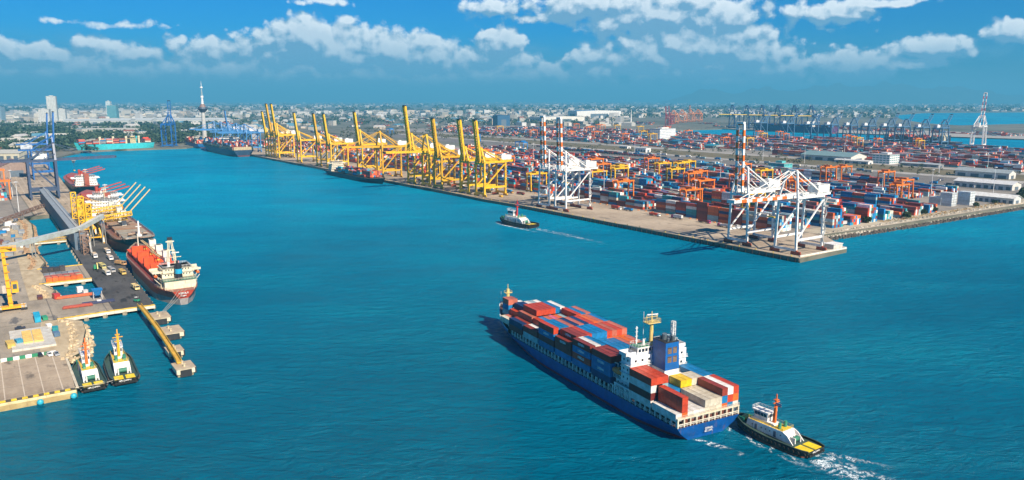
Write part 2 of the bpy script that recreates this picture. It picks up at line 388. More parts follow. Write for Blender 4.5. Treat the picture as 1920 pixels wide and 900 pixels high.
slab('ground', land, -.6, QZ, M['town'])
M['tan'] = ground_mat('tan_rubble_ground', (.30,.22,.13), (.56,.46,.30), .05)
M['verge2'] = ground_mat('dry_shore_verge', (.30,.25,.17), (.52,.45,.34), .03)
def sheet(name, poly, m, lvl=1): return slab(name, poly, 0, QZ+.03*lvl, m, side=False)
FP = lambda *a: [F(s, t) for s, t in a]
LP = lambda *a: [Lf(s, t) for s, t in a]
sheet('yard_ground', FP((48,98.5),(43.5,213),(40.5,435),(36,560),(1250,540),(1250,60),(45,60)), M['yard'], 1)
sheet('quay_apron', FP((.1,.1),(310,.2),(397,-4.3),(534,-1.8),(615,-4.8),(900,-2.8),(1208,-8.3),(1690,-9),(1690,74),(60,74),(60,98),(47.5,98),(3.2,60)), M['apron'], 2)
sheet('rail_yard_ground', FP((30,541),(1800,541),(1900,640),(30,660)), M['rail'], 3)
sheet('service_road', FP((30,661),(2000,641),(2000,668),(30,690)), M['road'], 4)
sheet('verge', FP((30,691),(2100,669),(2300,770),(30,790)), M['scrub'], 3)
sheet('main_road', FP((30,791),(2300,771),(2320,795),(30,817)), M['road'], 4)
sheet('second_yard_ground', FP((0,1000),(-60,818),(2300,796),(2400,1435),(560,1435),(330,1325)), M['yard'], 2)
sheet('opposite_quay_ground', FP((1640,1870),(1100,1895),(300,1965),(-1500,2120),(-1500,2300),(1640,2300)), M['road'], 1)
sheet('left_quay_apron', LP((411,-30),(411,11),(800,23),(1200,28),(1200,-40)), M['apron'], 2)
sheet('left_yard_ground', LP((411,-31),(1200,-41),(1200,-600),(411,-600)), M['yard'], 1)
sheet('storage_yard', LP((-2,-43),(48,-40),(58,-52),(136,-53),(160,-49),(205,-51),(300,-47),(402,-48),(410,-60),(410,-600),(-114,-600),(-114,-72),(-2,-72)), M['slab'], 1)
sheet('work_yard_ground', LP((-2.5,-43),(-2.5,-600),(-61.5,-600),(-61.5,-48),(-49,-40),(-30,-37),(-12,-36.5)), M['slab'], 1)
sheet('tug_quay_apron', LP((-114,-48),(-73,-47),(-68,-50),(-62,-50.5),(-62,-120),(-114,-120)), M['apron'], 3)

sheet('rubble_ground', LP((-73,-57),(-73,-46.7),(-66,-41.3),(-49,-38.8),(-30,-35.8),(-12,-35.2),(-3,-42.5),(-3,-52)), M['tan'], 2)
sheet('rubble_ground', LP((48,-40),(58,-43),(67,-41),(89,-46),(112,-43),(136,-44),(136,-54),(48,-54)), M['tan'], 3)
sheet('rubble_ground', LP((137,-44),(160,-39.5),(205,-42),(257,-41),(300,-38),(354,-36),(401,-39),(401,-52),(137,-54)), M['tan'], 3)
sheet('shore_verge', FP((48.5,99),(44,213),(41,435),(30,900),(44,900),(60,435),(63,213),(72,99)), M['verge2'], 3)
# hills far behind the bay on the right
hb = MB(); rr = random.Random(3)
def hill_h(x):
    return max(0, 330*math.exp(-((x-9500)/2600)**2)+470*math.exp(-((x-13000)/3500)**2)+260*math.exp(-((x-6800)/1300)**2)+70*math.sin(x/310)+45*math.sin(x/127+1))*min(1, max(0, (x-4500)/1500))
xs = list(range(4200, 19000, 160)); n = len(xs); ROW = 8
for j in range(ROW):
    for x in xs:
        k = math.sin(math.pi*j/(ROW-1)); hb.v.append((x, 22500+j*420+200*math.sin(x/500+j), 2+hill_h(x+j*150)*k*(.85+.2*math.sin(x/230+j*2))))
for j in range(ROW-1):
    for i in range(n-1):
        a = j*n+i; hb.f.append((a, a+1, a+n+1, a+n)); hb.c.append((1,1,1))
tag(hb.build('hills', M['hill'], smooth=True), kind='structure')

# ------------------------------------------------------------------ haze
hz = bpy.data.materials.new('haze_air'); hz.use_nodes = True; t = hz.node_tree; t.nodes.clear()
pv = t.nodes.new('ShaderNodeVolumePrincipled'); o = t.nodes.new('ShaderNodeOutputMaterial')
pv.inputs['Color'].default_value = (.13, .53, .78, 1); pv.inputs['Density'].default_value = HAZE_DENSITY; pv.inputs['Anisotropy'].default_value = 0.0
t.links.new(pv.outputs[0], o.inputs['Volume'])
b = MB(); b.box(-41000, 41000, -1000, 41500, -1.7, 640)
tag(b.build('haze', hz), kind='stuff')

# ------------------------------------------------------------------ quay edges: piles, fenders, beams
def quay_front(name, label, P0, s0, s1, t0, t1, group, step=6.0, face=(.20,.17,.13)):
    """fascia beam with rubber fenders and pile heads along a quay edge"""
    e = empty(name, P0(s0, t0), 0, QA, label, 'quay wall', group)
    L = s1-s0; dt = t1-t0
    b = MB(); b.bar((0,.35,2.0),(L,-dt+.35,2.0), .6, 1.9, (.17,.14,.11)); b.bar((0,.3,3.2),(L,-dt+.3,3.2), .5, .36, (.50,.38,.20)); b.build('fascia_beam', 'paint', e)
    f = MB(); p = MB(); n = int(L/step)
    for i in range(n):
        x = (i+.5)*step; y = -dt*x/L+.8
        f.bar((x,y+.25,.2),(x,y+.25,2.7), .9, .6, DK); p.tube((x+step*.5,y-.5,-.6),(x+step*.5,y-.5,1.2), .45, (.18,.15,.11), 8)
    f.build('fender_row', 'paint', e); p.build('pile_row', 'paint', e)
    return e
quay_front('quay_wall','long concrete quay wall with black fenders under the white and red striped cranes', F, .3, 309, 0, 0, 'quay walls of the long terminal')
quay_front('quay_wall','concrete quay wall below the nearer yellow cranes', F, 310, 614, 0, -5, 'quay walls of the long terminal')
quay_front('quay_wall','distant concrete quay wall from the small dark feeder ship up to the big dark ship', F, 616, 1690, -5, -10, 'quay walls of the long terminal', 9)

# rubble slopes along the shores
def rubble(name, path, w, zt, col, label, seed=1, size=1.6):
    """loose boulders heaped down a shore"""
    r = random.Random(seed); b = MB()
    for (a, c) in zip(path, path[1:]):
        a = Vector(a); c = Vector(c); L = (c-a).length; nrm = Vector((c.y-a.y, a.x-c.x)).normalized()
        for k in range(int(L*abs(w)/(size*size)*1.3)):
            u = r.random(); q = a.lerp(c, r.random())+nrm*(u*w); z = zt*(1-u)+.2*r.random()-.1
            s = size*(.5+.7*r.random()); kk = .6+.7*r.random(); k0 = tuple(x*kk for x in col)
            ang = r.random()*3; o = []
            for zz, sc in ((z-s*.5, 1), (z+s*.45, .62)):
                for i in range(4):
                    th = ang+i*math.pi/2+r.uniform(-.3,.3); o.append((q.x+math.cos(th)*s*.7*sc, q.y+math.sin(th)*s*.7*sc, max(-.7, zz)))
            b.hexa(o, k0, 'b')
    return tag(b.build(name, M['rockc']), label, 'rocks', kind='stuff')
M['rockc'] = mat('boulder', rough=.95, dirt=.4, dscale=.4)
rubble('boulder_shore', [F(52,98), F(50,213), F(47,435), F(30,900)], 9, 3.3, (.50,.46,.38), 'pale rubble slope along the shore beyond the white cranes', 1, 2.0)
rubble('boulder_shore', [F(43,98), F(38.5,213), F(35.5,435), F(20,900)], 5, 1.4, (.12,.10,.08), 'dark wet boulders at the waterline below the pale rubble slope', 2, 1.6)
rubble('boulder_shore', [Lf(-73,-49), Lf(-66,-46), Lf(-49,-43.5), Lf(-30,-42), Lf(-12,-42), Lf(-4,-46)], 9, 3.6, (.62,.50,.32), 'tan rubble heap beside the two moored tugs', 3, 1.5)
rubble('boulder_shore', [Lf(50,-47), Lf(67,-48), Lf(87,-51)], 10, 3.6, (.60,.47,.29), 'tan rubble bank beside the inner dock basin nearest the container bridge', 4, 1.5)
rubble('boulder_shore', [Lf(139,-50), Lf(160,-46), Lf(205,-48), Lf(257,-47), Lf(300,-44), Lf(354,-42), Lf(400,-46)], 9, 3.5, (.42,.27,.15), 'brown rubble bank along the inner dock basins behind the grey gallery', 5, 1.6)
# ------------------------------------------------------------------ ship building
def hull_mb(L, B, dz, wl_len=.955, boot=1.0, col=BLU, bootc=RED, bow_h=3., tw=.94, tww=.45, n=26, par=.72, sheer0=.80, band=None, tboot=True):
    """lofted hull, stern at x=0, bow at x=L, deck height dz plus forecastle rise"""
    b = MB()
    lv = [(-.7, 0.0), (boot, .10), (boot+(dz-boot)*.45, .6), (dz, 1.0)]
    def hd(t):
        f = tw+(1-tw)*min(1, t/.12)**.6
        return f*(max(0, 1-((t-par)/(1-par))**2.3) if t > par else 1)*B/2
    def hw(t):
        f = tww+(1-tww)*min(1, t/.16)**.8; p2 = par-.12
        return f*(max(0, 1-((t-p2)/(1-p2))**1.7) if t > p2 else 1)*B/2
    def top(t): return dz+bow_h*max(0, (t-sheer0)/(1-sheer0))**1.0 if t > sheer0 else dz
    ts = [(i/n)**.9 if i else 0 for i in range(n+1)]
    rings = []
    for t in ts:
        r = []
        for k, (z, a) in enumerate(lv):
            x = t*L*(wl_len+(1-wl_len)*a) if t > .5 else t*L+ (0 if t > 0 else (1-a)*1.2)
            w = hw(t)*(1-a)+hd(t)*a
            if t == 0 and k == 0: w *= .8
            zz = z if k < 3 else top(t)
            if k == 2: zz = boot+(top(t)-boot)*.45
            r.append((x, w, zz))
        rings.append(r)
    for sgn in (1, -1):
        for r0, r1 in zip(rings, rings[1:]):
            for k in range(3):
                q = [r0[k], r1[k], r1[k+1], r0[k+1]]; q = [(x, y*sgn, z) for x, y, z in q]
                if sgn > 0: q.reverse()
                b.face(q, bootc if k == 0 else (band if (band and k == 1) else col))
    for k in range(3):
        q = [(r[0], r[1]*sg, r[2]) for r, sg in ((rings[0][k],-1),(rings[0][k+1],-1),(rings[0][k+1],1),(rings[0][k],1))]
        b.face(q, bootc if k == 0 and tboot else col)
    edge = [(r[3][0], r[3][1], r[3][2]) for r in rings]
    return b, edge
def deck_mb(edge, drop, col):
    b = MB()
    for a, c in zip(edge, edge[1:]):
        b.face([(a[0],-a[1]+.05,a[2]-drop),(c[0],-c[1]+.03,c[2]-drop),(c[0],c[1]-.03,c[2]-drop),(a[0],a[1]-.05,a[2]-drop)], col)
    return b
def windows(b, x, y0, y1, z0, z1, n, face='x', gap=.3, col=None, proud=.03):
    """row of window panes on a wall; face 'x' = wall normal along x (sign by proud)"""
    w = (y1-y0)/n
    for i in range(n):
        a = y0+i*w+gap/2*w; c = y0+(i+1)*w-gap/2*w
        lo, hi = min(x, x+proud), max(x, x+proud)
        if face == 'x': b.box(lo, hi, a, c, z0, z1, (1,1,1))
        else: b.box(a, c, lo, hi, z0, z1, (1,1,1))
def glyphs(b, o, du, dv, dn, nchar, h, w, col, seed=1, spaces=()):
    """short worn lettering: strokes of separate letters along du, up dv, proud along dn"""
    r = random.Random(seed); o = Vector(o); du = Vector(du).normalized(); dv = Vector(dv).normalized(); dn = Vector(dn).normalized()
    sw = w*.2; k0 = dn*.04
    segs = {0:((0,0),(0,1)),1:((.75,0),(.75,1)),2:((0,1),(.75,1)),3:((0,.5),(.75,.5)),4:((0,0),(.75,0)),5:((0,1),(.75,0))}
    sets = [(0,2,3),(0,2,3,1),(0,4),(0,1,5),(0,1,2,4),(0,2,4),(0,2,3,4),(0,1,3),(0,1,2,3)]
    for i in range(nchar):
        if i in spaces: continue
        for q in r.choice(sets):
            (x0, y0), (x1, y1) = segs[q]
            b.bar(o+du*(w*i+x0*w)+dv*y0*h+k0, o+du*(w*i+x1*w)+dv*y1*h+k0, sw, sw, col)

# containers --------------------------------------------------------
CL40, CW, CH = 12.19, 2.42, 2.6
def container_mesh(L=CL40):
    b = MB(); w = CW/2; body = (.9,.9,.9)
    b.box(.06, L-.06, -w+.05, w-.05, .12, CH-.06, body)
    for x in (0, L-.16):
        for y in (-w, w-.16): b.box(x, x+.16, y, y+.16, 0, CH, (1,1,1))
    for y in (-w, w-.12):
        b.box(.16, L-.16, y, y+.12, 0, .16, (.8,.8,.8)); b.box(.16, L-.16, y, y+.12, CH-.12, CH-.002, (1,1,1))
    for x in (.02, L-.14): b.box(x, x+.12, -w+.16, w-.16, CH-.14, CH-.004, (1,1,1)); b.box(x, x+.12, -w+.16, w-.16, 0, .15, (.8,.8,.8))
    n = int(L/.85)
    for i in range(n):                 # corrugation ribs on the long sides
        x = .5+i*(L-1)/n
        for y in (-w+.02, w-.05): b.box(x, x+.34, y, y+.035, .18, CH-.14, (.82,.82,.82))
    return b.mesh('container_body', M['box'])
def door_mesh():
    b = MB(); w = CW/2
    b.box(-.005, .05, -w+.18, -.02, .18, CH-.16, (.95,.95,.95)); b.box(-.005, .05, .02, w-.18, .18, CH-.16, (.95,.95,.95))
    for y in (-.85,-.35,.35,.85): b.box(-.045, -.008, y-.035, y+.035, .2, CH-.2, (1.4,1.4,1.4))
    for z in (.9, 1.3): b.box(-.05, -.01, -.9, .9, z, z+.06, (1.2,1.2,1.2))
    return b.mesh('container_door', M['box'])
ME40, ME20, MEDOOR = container_mesh(), container_mesh(6.06), door_mesh()
def mark_mesh(c, wide=4.2, seed=1):
    b = MB(); glyphs(b, (CL40/2+wide/2, CW/2-.02, 1.0), (-1,0,0), (0,0,1), (0,1,0), 6, .8, wide/6, c, seed); return b.mesh('container_lettering', M['paint'])
MEMARK = [mark_mesh((.75,.75,.72), 4.2, i) for i in range(3)]
NCONT = 0
def container(xy, z, rz, col, label, group, L=40, mark=False, door=True):
    """one shipping container: body with its door and lettering"""
    global NCONT; NCONT += 1
    o = bpy.data.objects.new('shipping_container', ME40 if L == 40 else ME20); S.collection.objects.link(o)
    o.location = (xy[0], xy[1], z); o.rotation_euler = (0, 0, rz)
    k = uni(.85, 1.15); o.color = (col[0]*k, col[1]*k, col[2]*k, 1); tag(o, label, 'shipping container', group)
    if door:
        d = bpy.data.objects.new('door', MEDOOR); S.collection.objects.link(d); d.parent = o; d.color = o.color
    if mark:
        d = bpy.data.objects.new('lettering', random.choice(MEMARK)); S.collection.objects.link(d); d.parent = o
    return o

# ------------------------------------------------------------------ the big blue container ship
SH_A = R(118.0); SHP = (65.15, 240.85)
def shipw(x, y): return (SHP[0]+x*math.cos(SH_A)-y*math.sin(SH_A), SHP[1]+x*math.sin(SH_A)+y*math.cos(SH_A))
def container_ship():
    e = empty('container_ship', SHP, 0, SH_A, 'large blue container ship under way with a tug pushing at its stern', 'ship')
    HB = (.001,.080,.30)
    b, edge = hull_mb(151, 27.2, 5.4, boot=.9, col=HB, bootc=(.35,.03,.03), bow_h=4.6, tw=.98, tww=.62, par=.68, sheer0=.84, tboot=False)
    h = b.build('hull', 'paint', e)
    g1 = MB(); glyphs(g1, (-.02, 1.6, 2.9), (0,-1,0), (0,0,1), (-1,0,0), 8, .62, .44, WHT, 5); g1.build('lettering', 'paint', h); g1 = MB(); glyphs(g1, (.10, 1.6, 1.95), (0,-1,0), (0,0,1), (-1,0,0), 9, .58, .39, WHT, 8, (3,))
    g1.build('lettering', 'paint', h)
    deck_mb(edge, .05, (.10,.05,.04)).build('deck', 'paint', e)
    # bulwark at the bow, white inside
    bw = MB()
    for a, c in zip(edge, edge[1:]):
        if a[0] < 118: continue
        for sg in (1,-1):
            q = [(a[0],a[1]*sg,a[2]),(c[0],c[1]*sg,c[2]),(c[0],c[1]*sg*1.01,c[2]+1.3),(a[0],a[1]*sg*1.01,a[2]+1.3)]
            bw.face(q if sg < 0 else q[::-1], HB)
            q = [(x, y*.985, z) for x, y, z in q]; bw.face(q if sg > 0 else q[::-1], (.62,.64,.62))
            bw.bar((a[0],a[1]*sg,a[2]+1.32),(c[0],c[1]*sg,c[2]+1.32), .3, .1, WHT)
    bw.build('bulwark', 'paint', e)
    # side stanchions carrying the outer stacks, with rails
    def wat(x):
        for a, c in zip(edge, edge[1:]):
            if a[0] <= x <= c[0]:
                k = (x-a[0])/(c[0]-a[0]+1e-9); return a[1]*(1-k)+c[1]*k, a[2]*(1-k)+c[2]*k
        return 0, 9
    for sg in (1,-1):
      st = MB(); rl = MB(); x = 1.0
      while x < 117:
            w, z = wat(x)
            st.box(x-.22, x+.22, sg*(w-.5)-.25, sg*(w-.5)+.25, z, 8.25, (.66,.68,.64))
            if int(x) % 4 == 0: st.bar((x,sg*(w-.5),z+.2),(x+2.6,sg*(w-.5),8.1), .2, None, (.55,.57,.54))
            x += 2.7
      if 1:
        pts = [(xx, sg*(wat(xx)[0]-.12), wat(xx)[1]) for xx in range(1, 118, 6)]
        rl.rail(pts, 1.1, 1.5, .10, (.72,.72,.68))
        for i in range(0, 117, 6):
            w0, w1 = wat(i)[0], wat(i+6)[0]; st.bar((i,sg*(w0-.5),8.35),(i+6,sg*(w1-.5),8.35), .5, .25, (.62,.63,.58))
      st.build('stanchion_row', 'paint', e); rl.build('railing', 'paint', e)
    # stern frame
    sf = MB()
    for i in range(11):
        y = -13+i*2.6; sf.box(.1, .6, y-.25, y+.25, 5.4, 8.2, (.68,.60,.44))
    sf.box(0, .7, -13.3, 13.3, 8.2, 8.6, (.70,.62,.45)); sf.box(.15,.35,-13.2,13.2,6.5,6.62,(.75,.72,.6)); sf.box(.15,.35,-13.2,13.2,5.95,6.05,(.75,.72,.6))
    sf.rail([(.1,-13.2,5.4),(.1,13.2,5.4)], 1.1, 1.3, .09, (.72,.70,.62)); sf.rail([(.1,-13.2,8.6),(.1,13.2,8.6)], .9, 1.6, .07, (.72,.66,.5))
    sf.build('stern_frame', 'paint', e)
    # hatch coamings / covers
    hc = MB(); BX = [(.9,8.),(13.9,8.),(37.6,8.),(50.9,8.),(64.2,8.),(77.5,8.),(90.9,8.),(104.2,8.)]
    for i, (x, z) in enumerate(BX): hc.box(x+.2, x+12, -10.4, 10.4, 5.3, 7.9, (.15,.05,.035))
    hc.box(117.5, 129.5, -7.4, 7.4, 5.5, 8.0, (.15,.05,.035)); hc.box(130.6,137,-4.6,4.6,6.5,9.2,(.15,.05,.035))
    hc.build('hatch_cover', 'paint', e)
    lb = MB()
    for x in (50.2, 63.5, 76.8, 90.2, 103.5, 116.8):
        for y in (-12,-7.3,-2.4,2.4,7.3,12):
            if abs(y) < wat(x)[0]: lb.bar((x,y,5.4),(x,y,11.6), .22, None, (.35,.40,.36))
        lb.box(x-.3, x+.3, -wat(x)[0]+1, wat(x)[0]-1, 10.5, 10.65, (.25,.30,.27))
    lb.build('lashing_bridge', 'paint', e)
    # accommodation block
    ac = MB(); W1 = (.80,.81,.80)
    ac.box(26.6, 36.4, -11.6, 11.6, 5.3, 11.4, W1); ac.box(26.8, 32.4, -12.4, 12.4, 11.4, 21.2, W1); ac.box(27.6, 32.4, -9.0, 9.0, 21.2, 24.0, W1)
    ac.box(19.6, 26.8, -3.0, 3.2, 5.3, 17.2, W1); ac.box(21, 26.6, -8.6, 8.6, 5.3, 13.2, W1)
    for z, xx, yy in ((11.4,26.2,12.6),(14.8,26.2,12.9),(18.0,26.2,12.9)): ac.box(xx, 32.8 if z > 12 else 36.8, -yy, yy, z-.15, z, (.70,.72,.70))
    a = ac.build('superstructure', 'paint', e)
    wg = MB()
    wg.box(28.4, 32.6, -13.4, 13.4, 21.2, 21.4, (.75,.77,.75)); wg.box(32.35,32.6,-13.4,13.4,21.4,22.5,W1)
    for sg in (1,-1): wg.box(28.4,28.6,min(sg*9.0,sg*13.4),max(sg*9.0,sg*13.4),21.4,22.4,W1); wg.box(28.4,32.6,sg*13.3-.1,sg*13.3+.1,21.4,22.4,W1)
    wg.build('bridge_wing', 'paint', e)
    gl = MB()
    windows(gl, 32.42, -8.8, 8.8, 22.3, 23.4, 14, 'x', .2); windows(gl, 27.58, -8.8, 8.8, 22.3, 23.4, 12, 'x', .3, proud=-.03)
    for sg in (1,-1): windows(gl, sg*9.02, 27.8, 32.2, 22.3, 23.4, 4, 'y', .25, proud=.03*sg)
    for z in (6.6, 9.2):
        for sg in (1,-1): windows(gl, sg*11.62, 27, 36, z, z+.8, 4, 'y', .72, proud=.03*sg)
    for z in (12.6, 15.8, 19.2):
        for sg in (1,-1): windows(gl, sg*12.42, 27.4, 32, z, z+.8, 2, 'y', .72, proud=.03*sg)
        windows(gl, 26.78, -11.8, 11.8, z, z+.8, 8, 'x', .7, proud=-.03)
    split_build(gl, 'window', 'glass', a)
    md = MB(); md.box(27.7, 32.3, -8.9, 8.9, 24.0, 24.06, (.04,.22,.10)); md.build('green_deck', 'paint', a); md = MB(); md.box(32.5,36.7,-11.4,11.4,11.4,11.46,(.04,.22,.10)); md.build('green_deck', 'paint', a)
    rr = MB()
    rr.rail([(27.7,-8.9,24.06),(32.3,-8.9,24.06),(32.3,8.9,24.06),(27.7,8.9,24.06),(27.7,-8.9,24.06)], 1.1, 1.5, .08)
    for z in (11.4, 14.8, 18.0): rr.rail([(26.3,-12.5,z),(26.3,12.5,z)], 1.1, 1.5, .09)
    rr.rail([(32.6,12.5,11.4),(36.7,12.5,11.4)], 1.1, 1.5, .09); rr.rail([(21.1,4,13.2),(21.1,8.5,13.2),(26.2,8.5,13.2)], 1.1, 1.5, .09)
    for i in range(7): rr.box(24.6-i*.42, 25-i*.42, 5, 6, 13.2-.55*i, 13.3-.55*i, WHT)
    rr.bar((25.2,4.9,14.1),(21.6,4.9,9.6),.15,.35,WHT); rr.bar((25.2,6.1,14.1),(21.6,6.1,9.6),.15,.35,WHT)
    rr.build('railing', 'paint', a)
    # funnel
    fn = MB(); FB = (.001,.105,.36)
    fn.hexa([(19.4,-3.0,17.2),(26.75,-3.0,17.2),(26.75,3.2,17.2),(19.4,3.2,17.2),(19.7,-2.8,27.0),(26.7,-2.8,27.0),(26.7,3.0,27.0),(19.7,3.0,27.0)], FB)
    f = fn.build('funnel', 'paint', e)
    lv = MB()
    for y in (-1.9, .4):
        for z in (19.8, 23.0):
            x0 = 19.4+(z-17.2)*.031; lv = MB(); lv.box(x0-.02, x0+.4, y, y+1.8, z, z+2.3, (.10,.07,.05))
            for k in range(6): lv.box(x0-.08+k*.012, x0+.3, y+.1, y+1.7, z+.15+k*.36, z+.27+k*.36, (.35,.22,.14))
            lv.build('louvre', 'paint', f)
    tp = MB(); tp.box(19.6, 26.7, -2.9, 3.1, 27.0, 27.3, DK)
    for x, y, r, hh in ((18,-1,.8,2.6),(20.3,1.2,.9,3.0),(22.2,-.8,.6,2.2),(17.6,1.8,.45,1.8),(21.4,2.1,.4,1.7)): tp.tube((x+2.9,y*.9,27.3),(x+2.5,y*.9,27.3+hh*.7), r, (.10,.13,.15), 10)
    tp.build('exhaust_pipe', 'paint', f)
    rf = MB(); rf.lattice((21.4,-1.4,27.2),(21.4,-1.4,34.0), 1.1, 1.1, 5, .16, (.75,.75,.74)); rf.build('lattice_mast', 'paint', f)
    bal = MB()
    for z in (15.0, 18.2, 23.4): bal = MB(); bal.box(21, 23.6, -4.9, -2.9, z-.15, z, WHT); bal.rail([(21,-3.0,z),(21,-4.8,z),(23.6,-4.8,z),(23.6,-3.0,z)], 1.1, 1, .08); bal.build('balcony', 'paint', f)
    # radar mast, yellow
    ms = MB(); MY = (.72,.55,.20)
    ms.tube((30.6,.8,24.0),(30.6,.8,31.5), .85, MY, 10, .6); ms.box(28.8, 32.2, -2, 3.6, 31.5, 31.7, MY); ms.rail([(28.9,-1.9,31.7),(32.1,-1.9,31.7),(32.1,3.5,31.7),(28.9,3.5,31.7),(28.9,-1.9,31.7)], 1.3, .8, .09, MY)
    ms.tube((30.6,.8,31.7),(30.6,.8,35.6), .3, MY, 8, .12); ms.bar((30.6,-1.8,33.6),(30.6,3.4,33.6), .18, None, MY); ms.bar((30.2,-1.6,34.4),(31,2.6,34.4), .2, .35, WHT)
    for y in (-1.5, 3.1): ms.tube((30.6,y,31.7),(30.6,y,34.3), .12, MY, 6)
    m = ms.build('radar_mast', 'paint', e)
    fl = MB(); fl.hexa([(29.2,1.8,29.4),(29.2,1.85,29.4),(27.0,3.1,28.4),(27.0,3.05,28.4),(29.2,1.8,31.0),(29.2,1.85,31.0),(27.2,3.3,29.8),(27.2,3.25,29.8)], (.75,.50,.03)); fl.hexa([(27.0,3.06,28.4),(27.0,3.11,28.4),(26.2,3.6,28.0),(26.2,3.55,28.0),(27.2,3.26,29.8),(27.2,3.31,29.8),(26.4,3.8,29.3),(26.4,3.75,29.3)], (.6,.03,.03)); fl.build('flag', 'paint', m)
    an = MB(); an.tube((31.4,6.8,24.0),(31.4,6.8,30.6), .28, WHT, 8, .22)
    for z in (25.5, 27, 28.6, 30): an.bar((31.4,6.2,z),(31.4,7.4,z), .14, None, WHT)
    an.build('aerial', 'paint', e); an = MB(); an.tube((31.9,3.4,24.0),(31.9,3.4,35.5), .07, WHT, 6); an.build('whip_aerial', 'paint', e); an = MB(); an.tube((31.5,-5.5,24.0),(31.5,-5.5,25.6), .55, WHT, 10); an.build('satellite_dome', 'paint', e); an = MB(); an.tube((29.4,5.2,24.0),(29.4,5.2,26.2), .6, WHT, 10, .3)
    an.build('aerial', 'paint', e)
    # lifeboats with davits
    for sg in (1,-1):
        lbm = MB(); y = sg*12.3; ring = [(-3.3,.25),(-2.9,.8),(-1.6,1.15),(1.6,1.15),(2.9,.85),(3.5,.2)]
        for (x0, r0), (x1, r1) in zip(ring, ring[1:]): lbm.tube((34.6+x0*.75,y,14.0),(34.6+x1*.75,y,14.0), r0, (.85,.22,.04), 12, r1, caps=True)
        lbm.box(33,34.1,y-.5,y+.5,14.9,15.6,(.80,.20,.04))
        L_ = lbm.build('lifeboat', 'paint', e, label=('port' if sg > 0 else 'starboard')+' orange enclosed lifeboat')
        dv = MB()
        for x in (32.9, 36.2):
            dv.bar((x,sg*11.0,11.4),(x,sg*12.8,12.8), .35, None, WHT); dv.bar((x,sg*11.0,11.4),(x,sg*11.0,16.0), .35, None, WHT); dv.bar((x,sg*11.0,16.0),(x,sg*12.4,16.6), .35, None, WHT)
        dv.build('davit', 'paint', e)
    for y in (13.1, -13.1):     # side gallery below the lifeboat, white frames and stairs
        sg2 = MB()
        for x in (26, 29, 32, 35): sg2.bar((x,y,5.4),(x,y,9.6), .3, None, W1)
        sg2.bar((25.8,y,9.6),(35.4,y,9.6), .35, None, W1); sg2.bar((25.8,y,7.5),(35.4,y,7.5), .2, None, W1); sg2.bar((26,y,5.4),(29,y,9.5), .25, None, W1); sg2.bar((32,y,5.4),(35,y,9.5), .25, None, W1)
        sg2.box(25.8,35.4,min(y,y*.85),max(y,y*.85),9.5,9.65,(.4,.45,.42))
        sg2.build('boat_gallery', 'paint', e)
    # foremast and bow gear
    fm = MB(); zb = 9.0
    fm.tube((143,0,zb),(143,0,zb+10.2), 1.0, MY, 10, .75); fm.box(141.9,144.1,-1.9,1.6,zb+8.2,zb+8.4,MY); fm.rail([(142,-1.8,zb+8.4),(144,-1.8,zb+8.4),(144,1.5,zb+8.4)],.9,.9,.08,MY); fm.tube((143,0,zb+10.2),(143,0,zb+12.6), .15, MY, 6)
    fm.build('foremast', 'paint', e)
    wn = MB()
    for y in (-3.2, 3.2): wn.tube((139.6,y-1,zb+.4),(139.6,y+1,zb+.4), .8, (.15,.25,.2), 10); wn.box(138.6,140.8,y-1.4,y+1.4,zb-1,zb-.2,(.2,.3,.25))
    wn.box(134.8,138.2,-1.2,1.2,zb-1,zb+1.4,(.7,.7,.66)); wn.tube((147.6,1.4,zb),(147.6,1.4,zb+8.2), .06, WHT, 6)
    wn.build('windlass', 'paint', e)
    return e
container_ship()
SALM = SAL
# cargo: bay -> (x, base z, length, rows{row: (tiers, colours bottom..top)}) ; row 0 = port edge
def row_y(i): return 12.2-2.44*i
bays = []
W_ = WHT; C_ = CRM
bays.append(('aftermost bay', .9, 7.4, 40, {0:[W_], 1:[ORG,RED,RED], 2:[W_], 3:[W_], 4:[W_], 5:[C_,C_], 6:[C_,C_], 7:[C_,C_], 8:[ORG,BLU,BRN], 9:[BLU,RED,W_], 10:[W_,ORG,RED]}))
bays.append(('bay beside the funnel', 14.0, 7.4, 40, {0:[W_,MAR,W_,RED], 1:[W_,BRN,W_,RED], 2:[BLU,MAR,LTB,RED], 9:[NAVY,BLU,BLU], 10:[NAVY,BLU,BLU]}))
bays.append(('short bay behind funnel', 13.25, 7.4, 20, {3:[BLU,BLU], 4:[BLU,BLU], 5:[BLU,YEL,YEL], 6:[BLU,YEL,YEL], 7:[BLU,W_,C_], 8:[W_,W_,C_]}))
bays.append(('first bay ahead of bridge', 37.6, 8., 40, {0:[NAVY,BLU,BLU,BRN], 1:[BLU,NAVY,BLU,BRN], 2:[BRN,BLU,BLU,BRN], 3:[BLU,BLU], 4:[BLU,MAR], 5:[RED,BLU], 6:[BLU,BLU], 7:[SAL,BLU,BLU], 8:[BLU,ORG,BLU], 9:[ORG,BLU,ORG], 10:[BLU,BLU,ORG]}))
bays.append(('second bay ahead of bridge', 50.9, 8., 40, {0:[BLU,RED,BLU,BRN], 1:[BLU,BLU,BLU,W_], 2:[NAVY,BLU,BLU,BLU], 3:[BLU,NAVY,BLU], 4:[NAVY,NAVY,NAVY], 5:[BLU,BLU,BLU], 6:[BLU,BLU,BLU], 7:[BLU,RED,BLU], 8:[BLU,BLU,SAL], 9:[BLU,BLU,ORG], 10:[BLU,BLU,SAL]}))
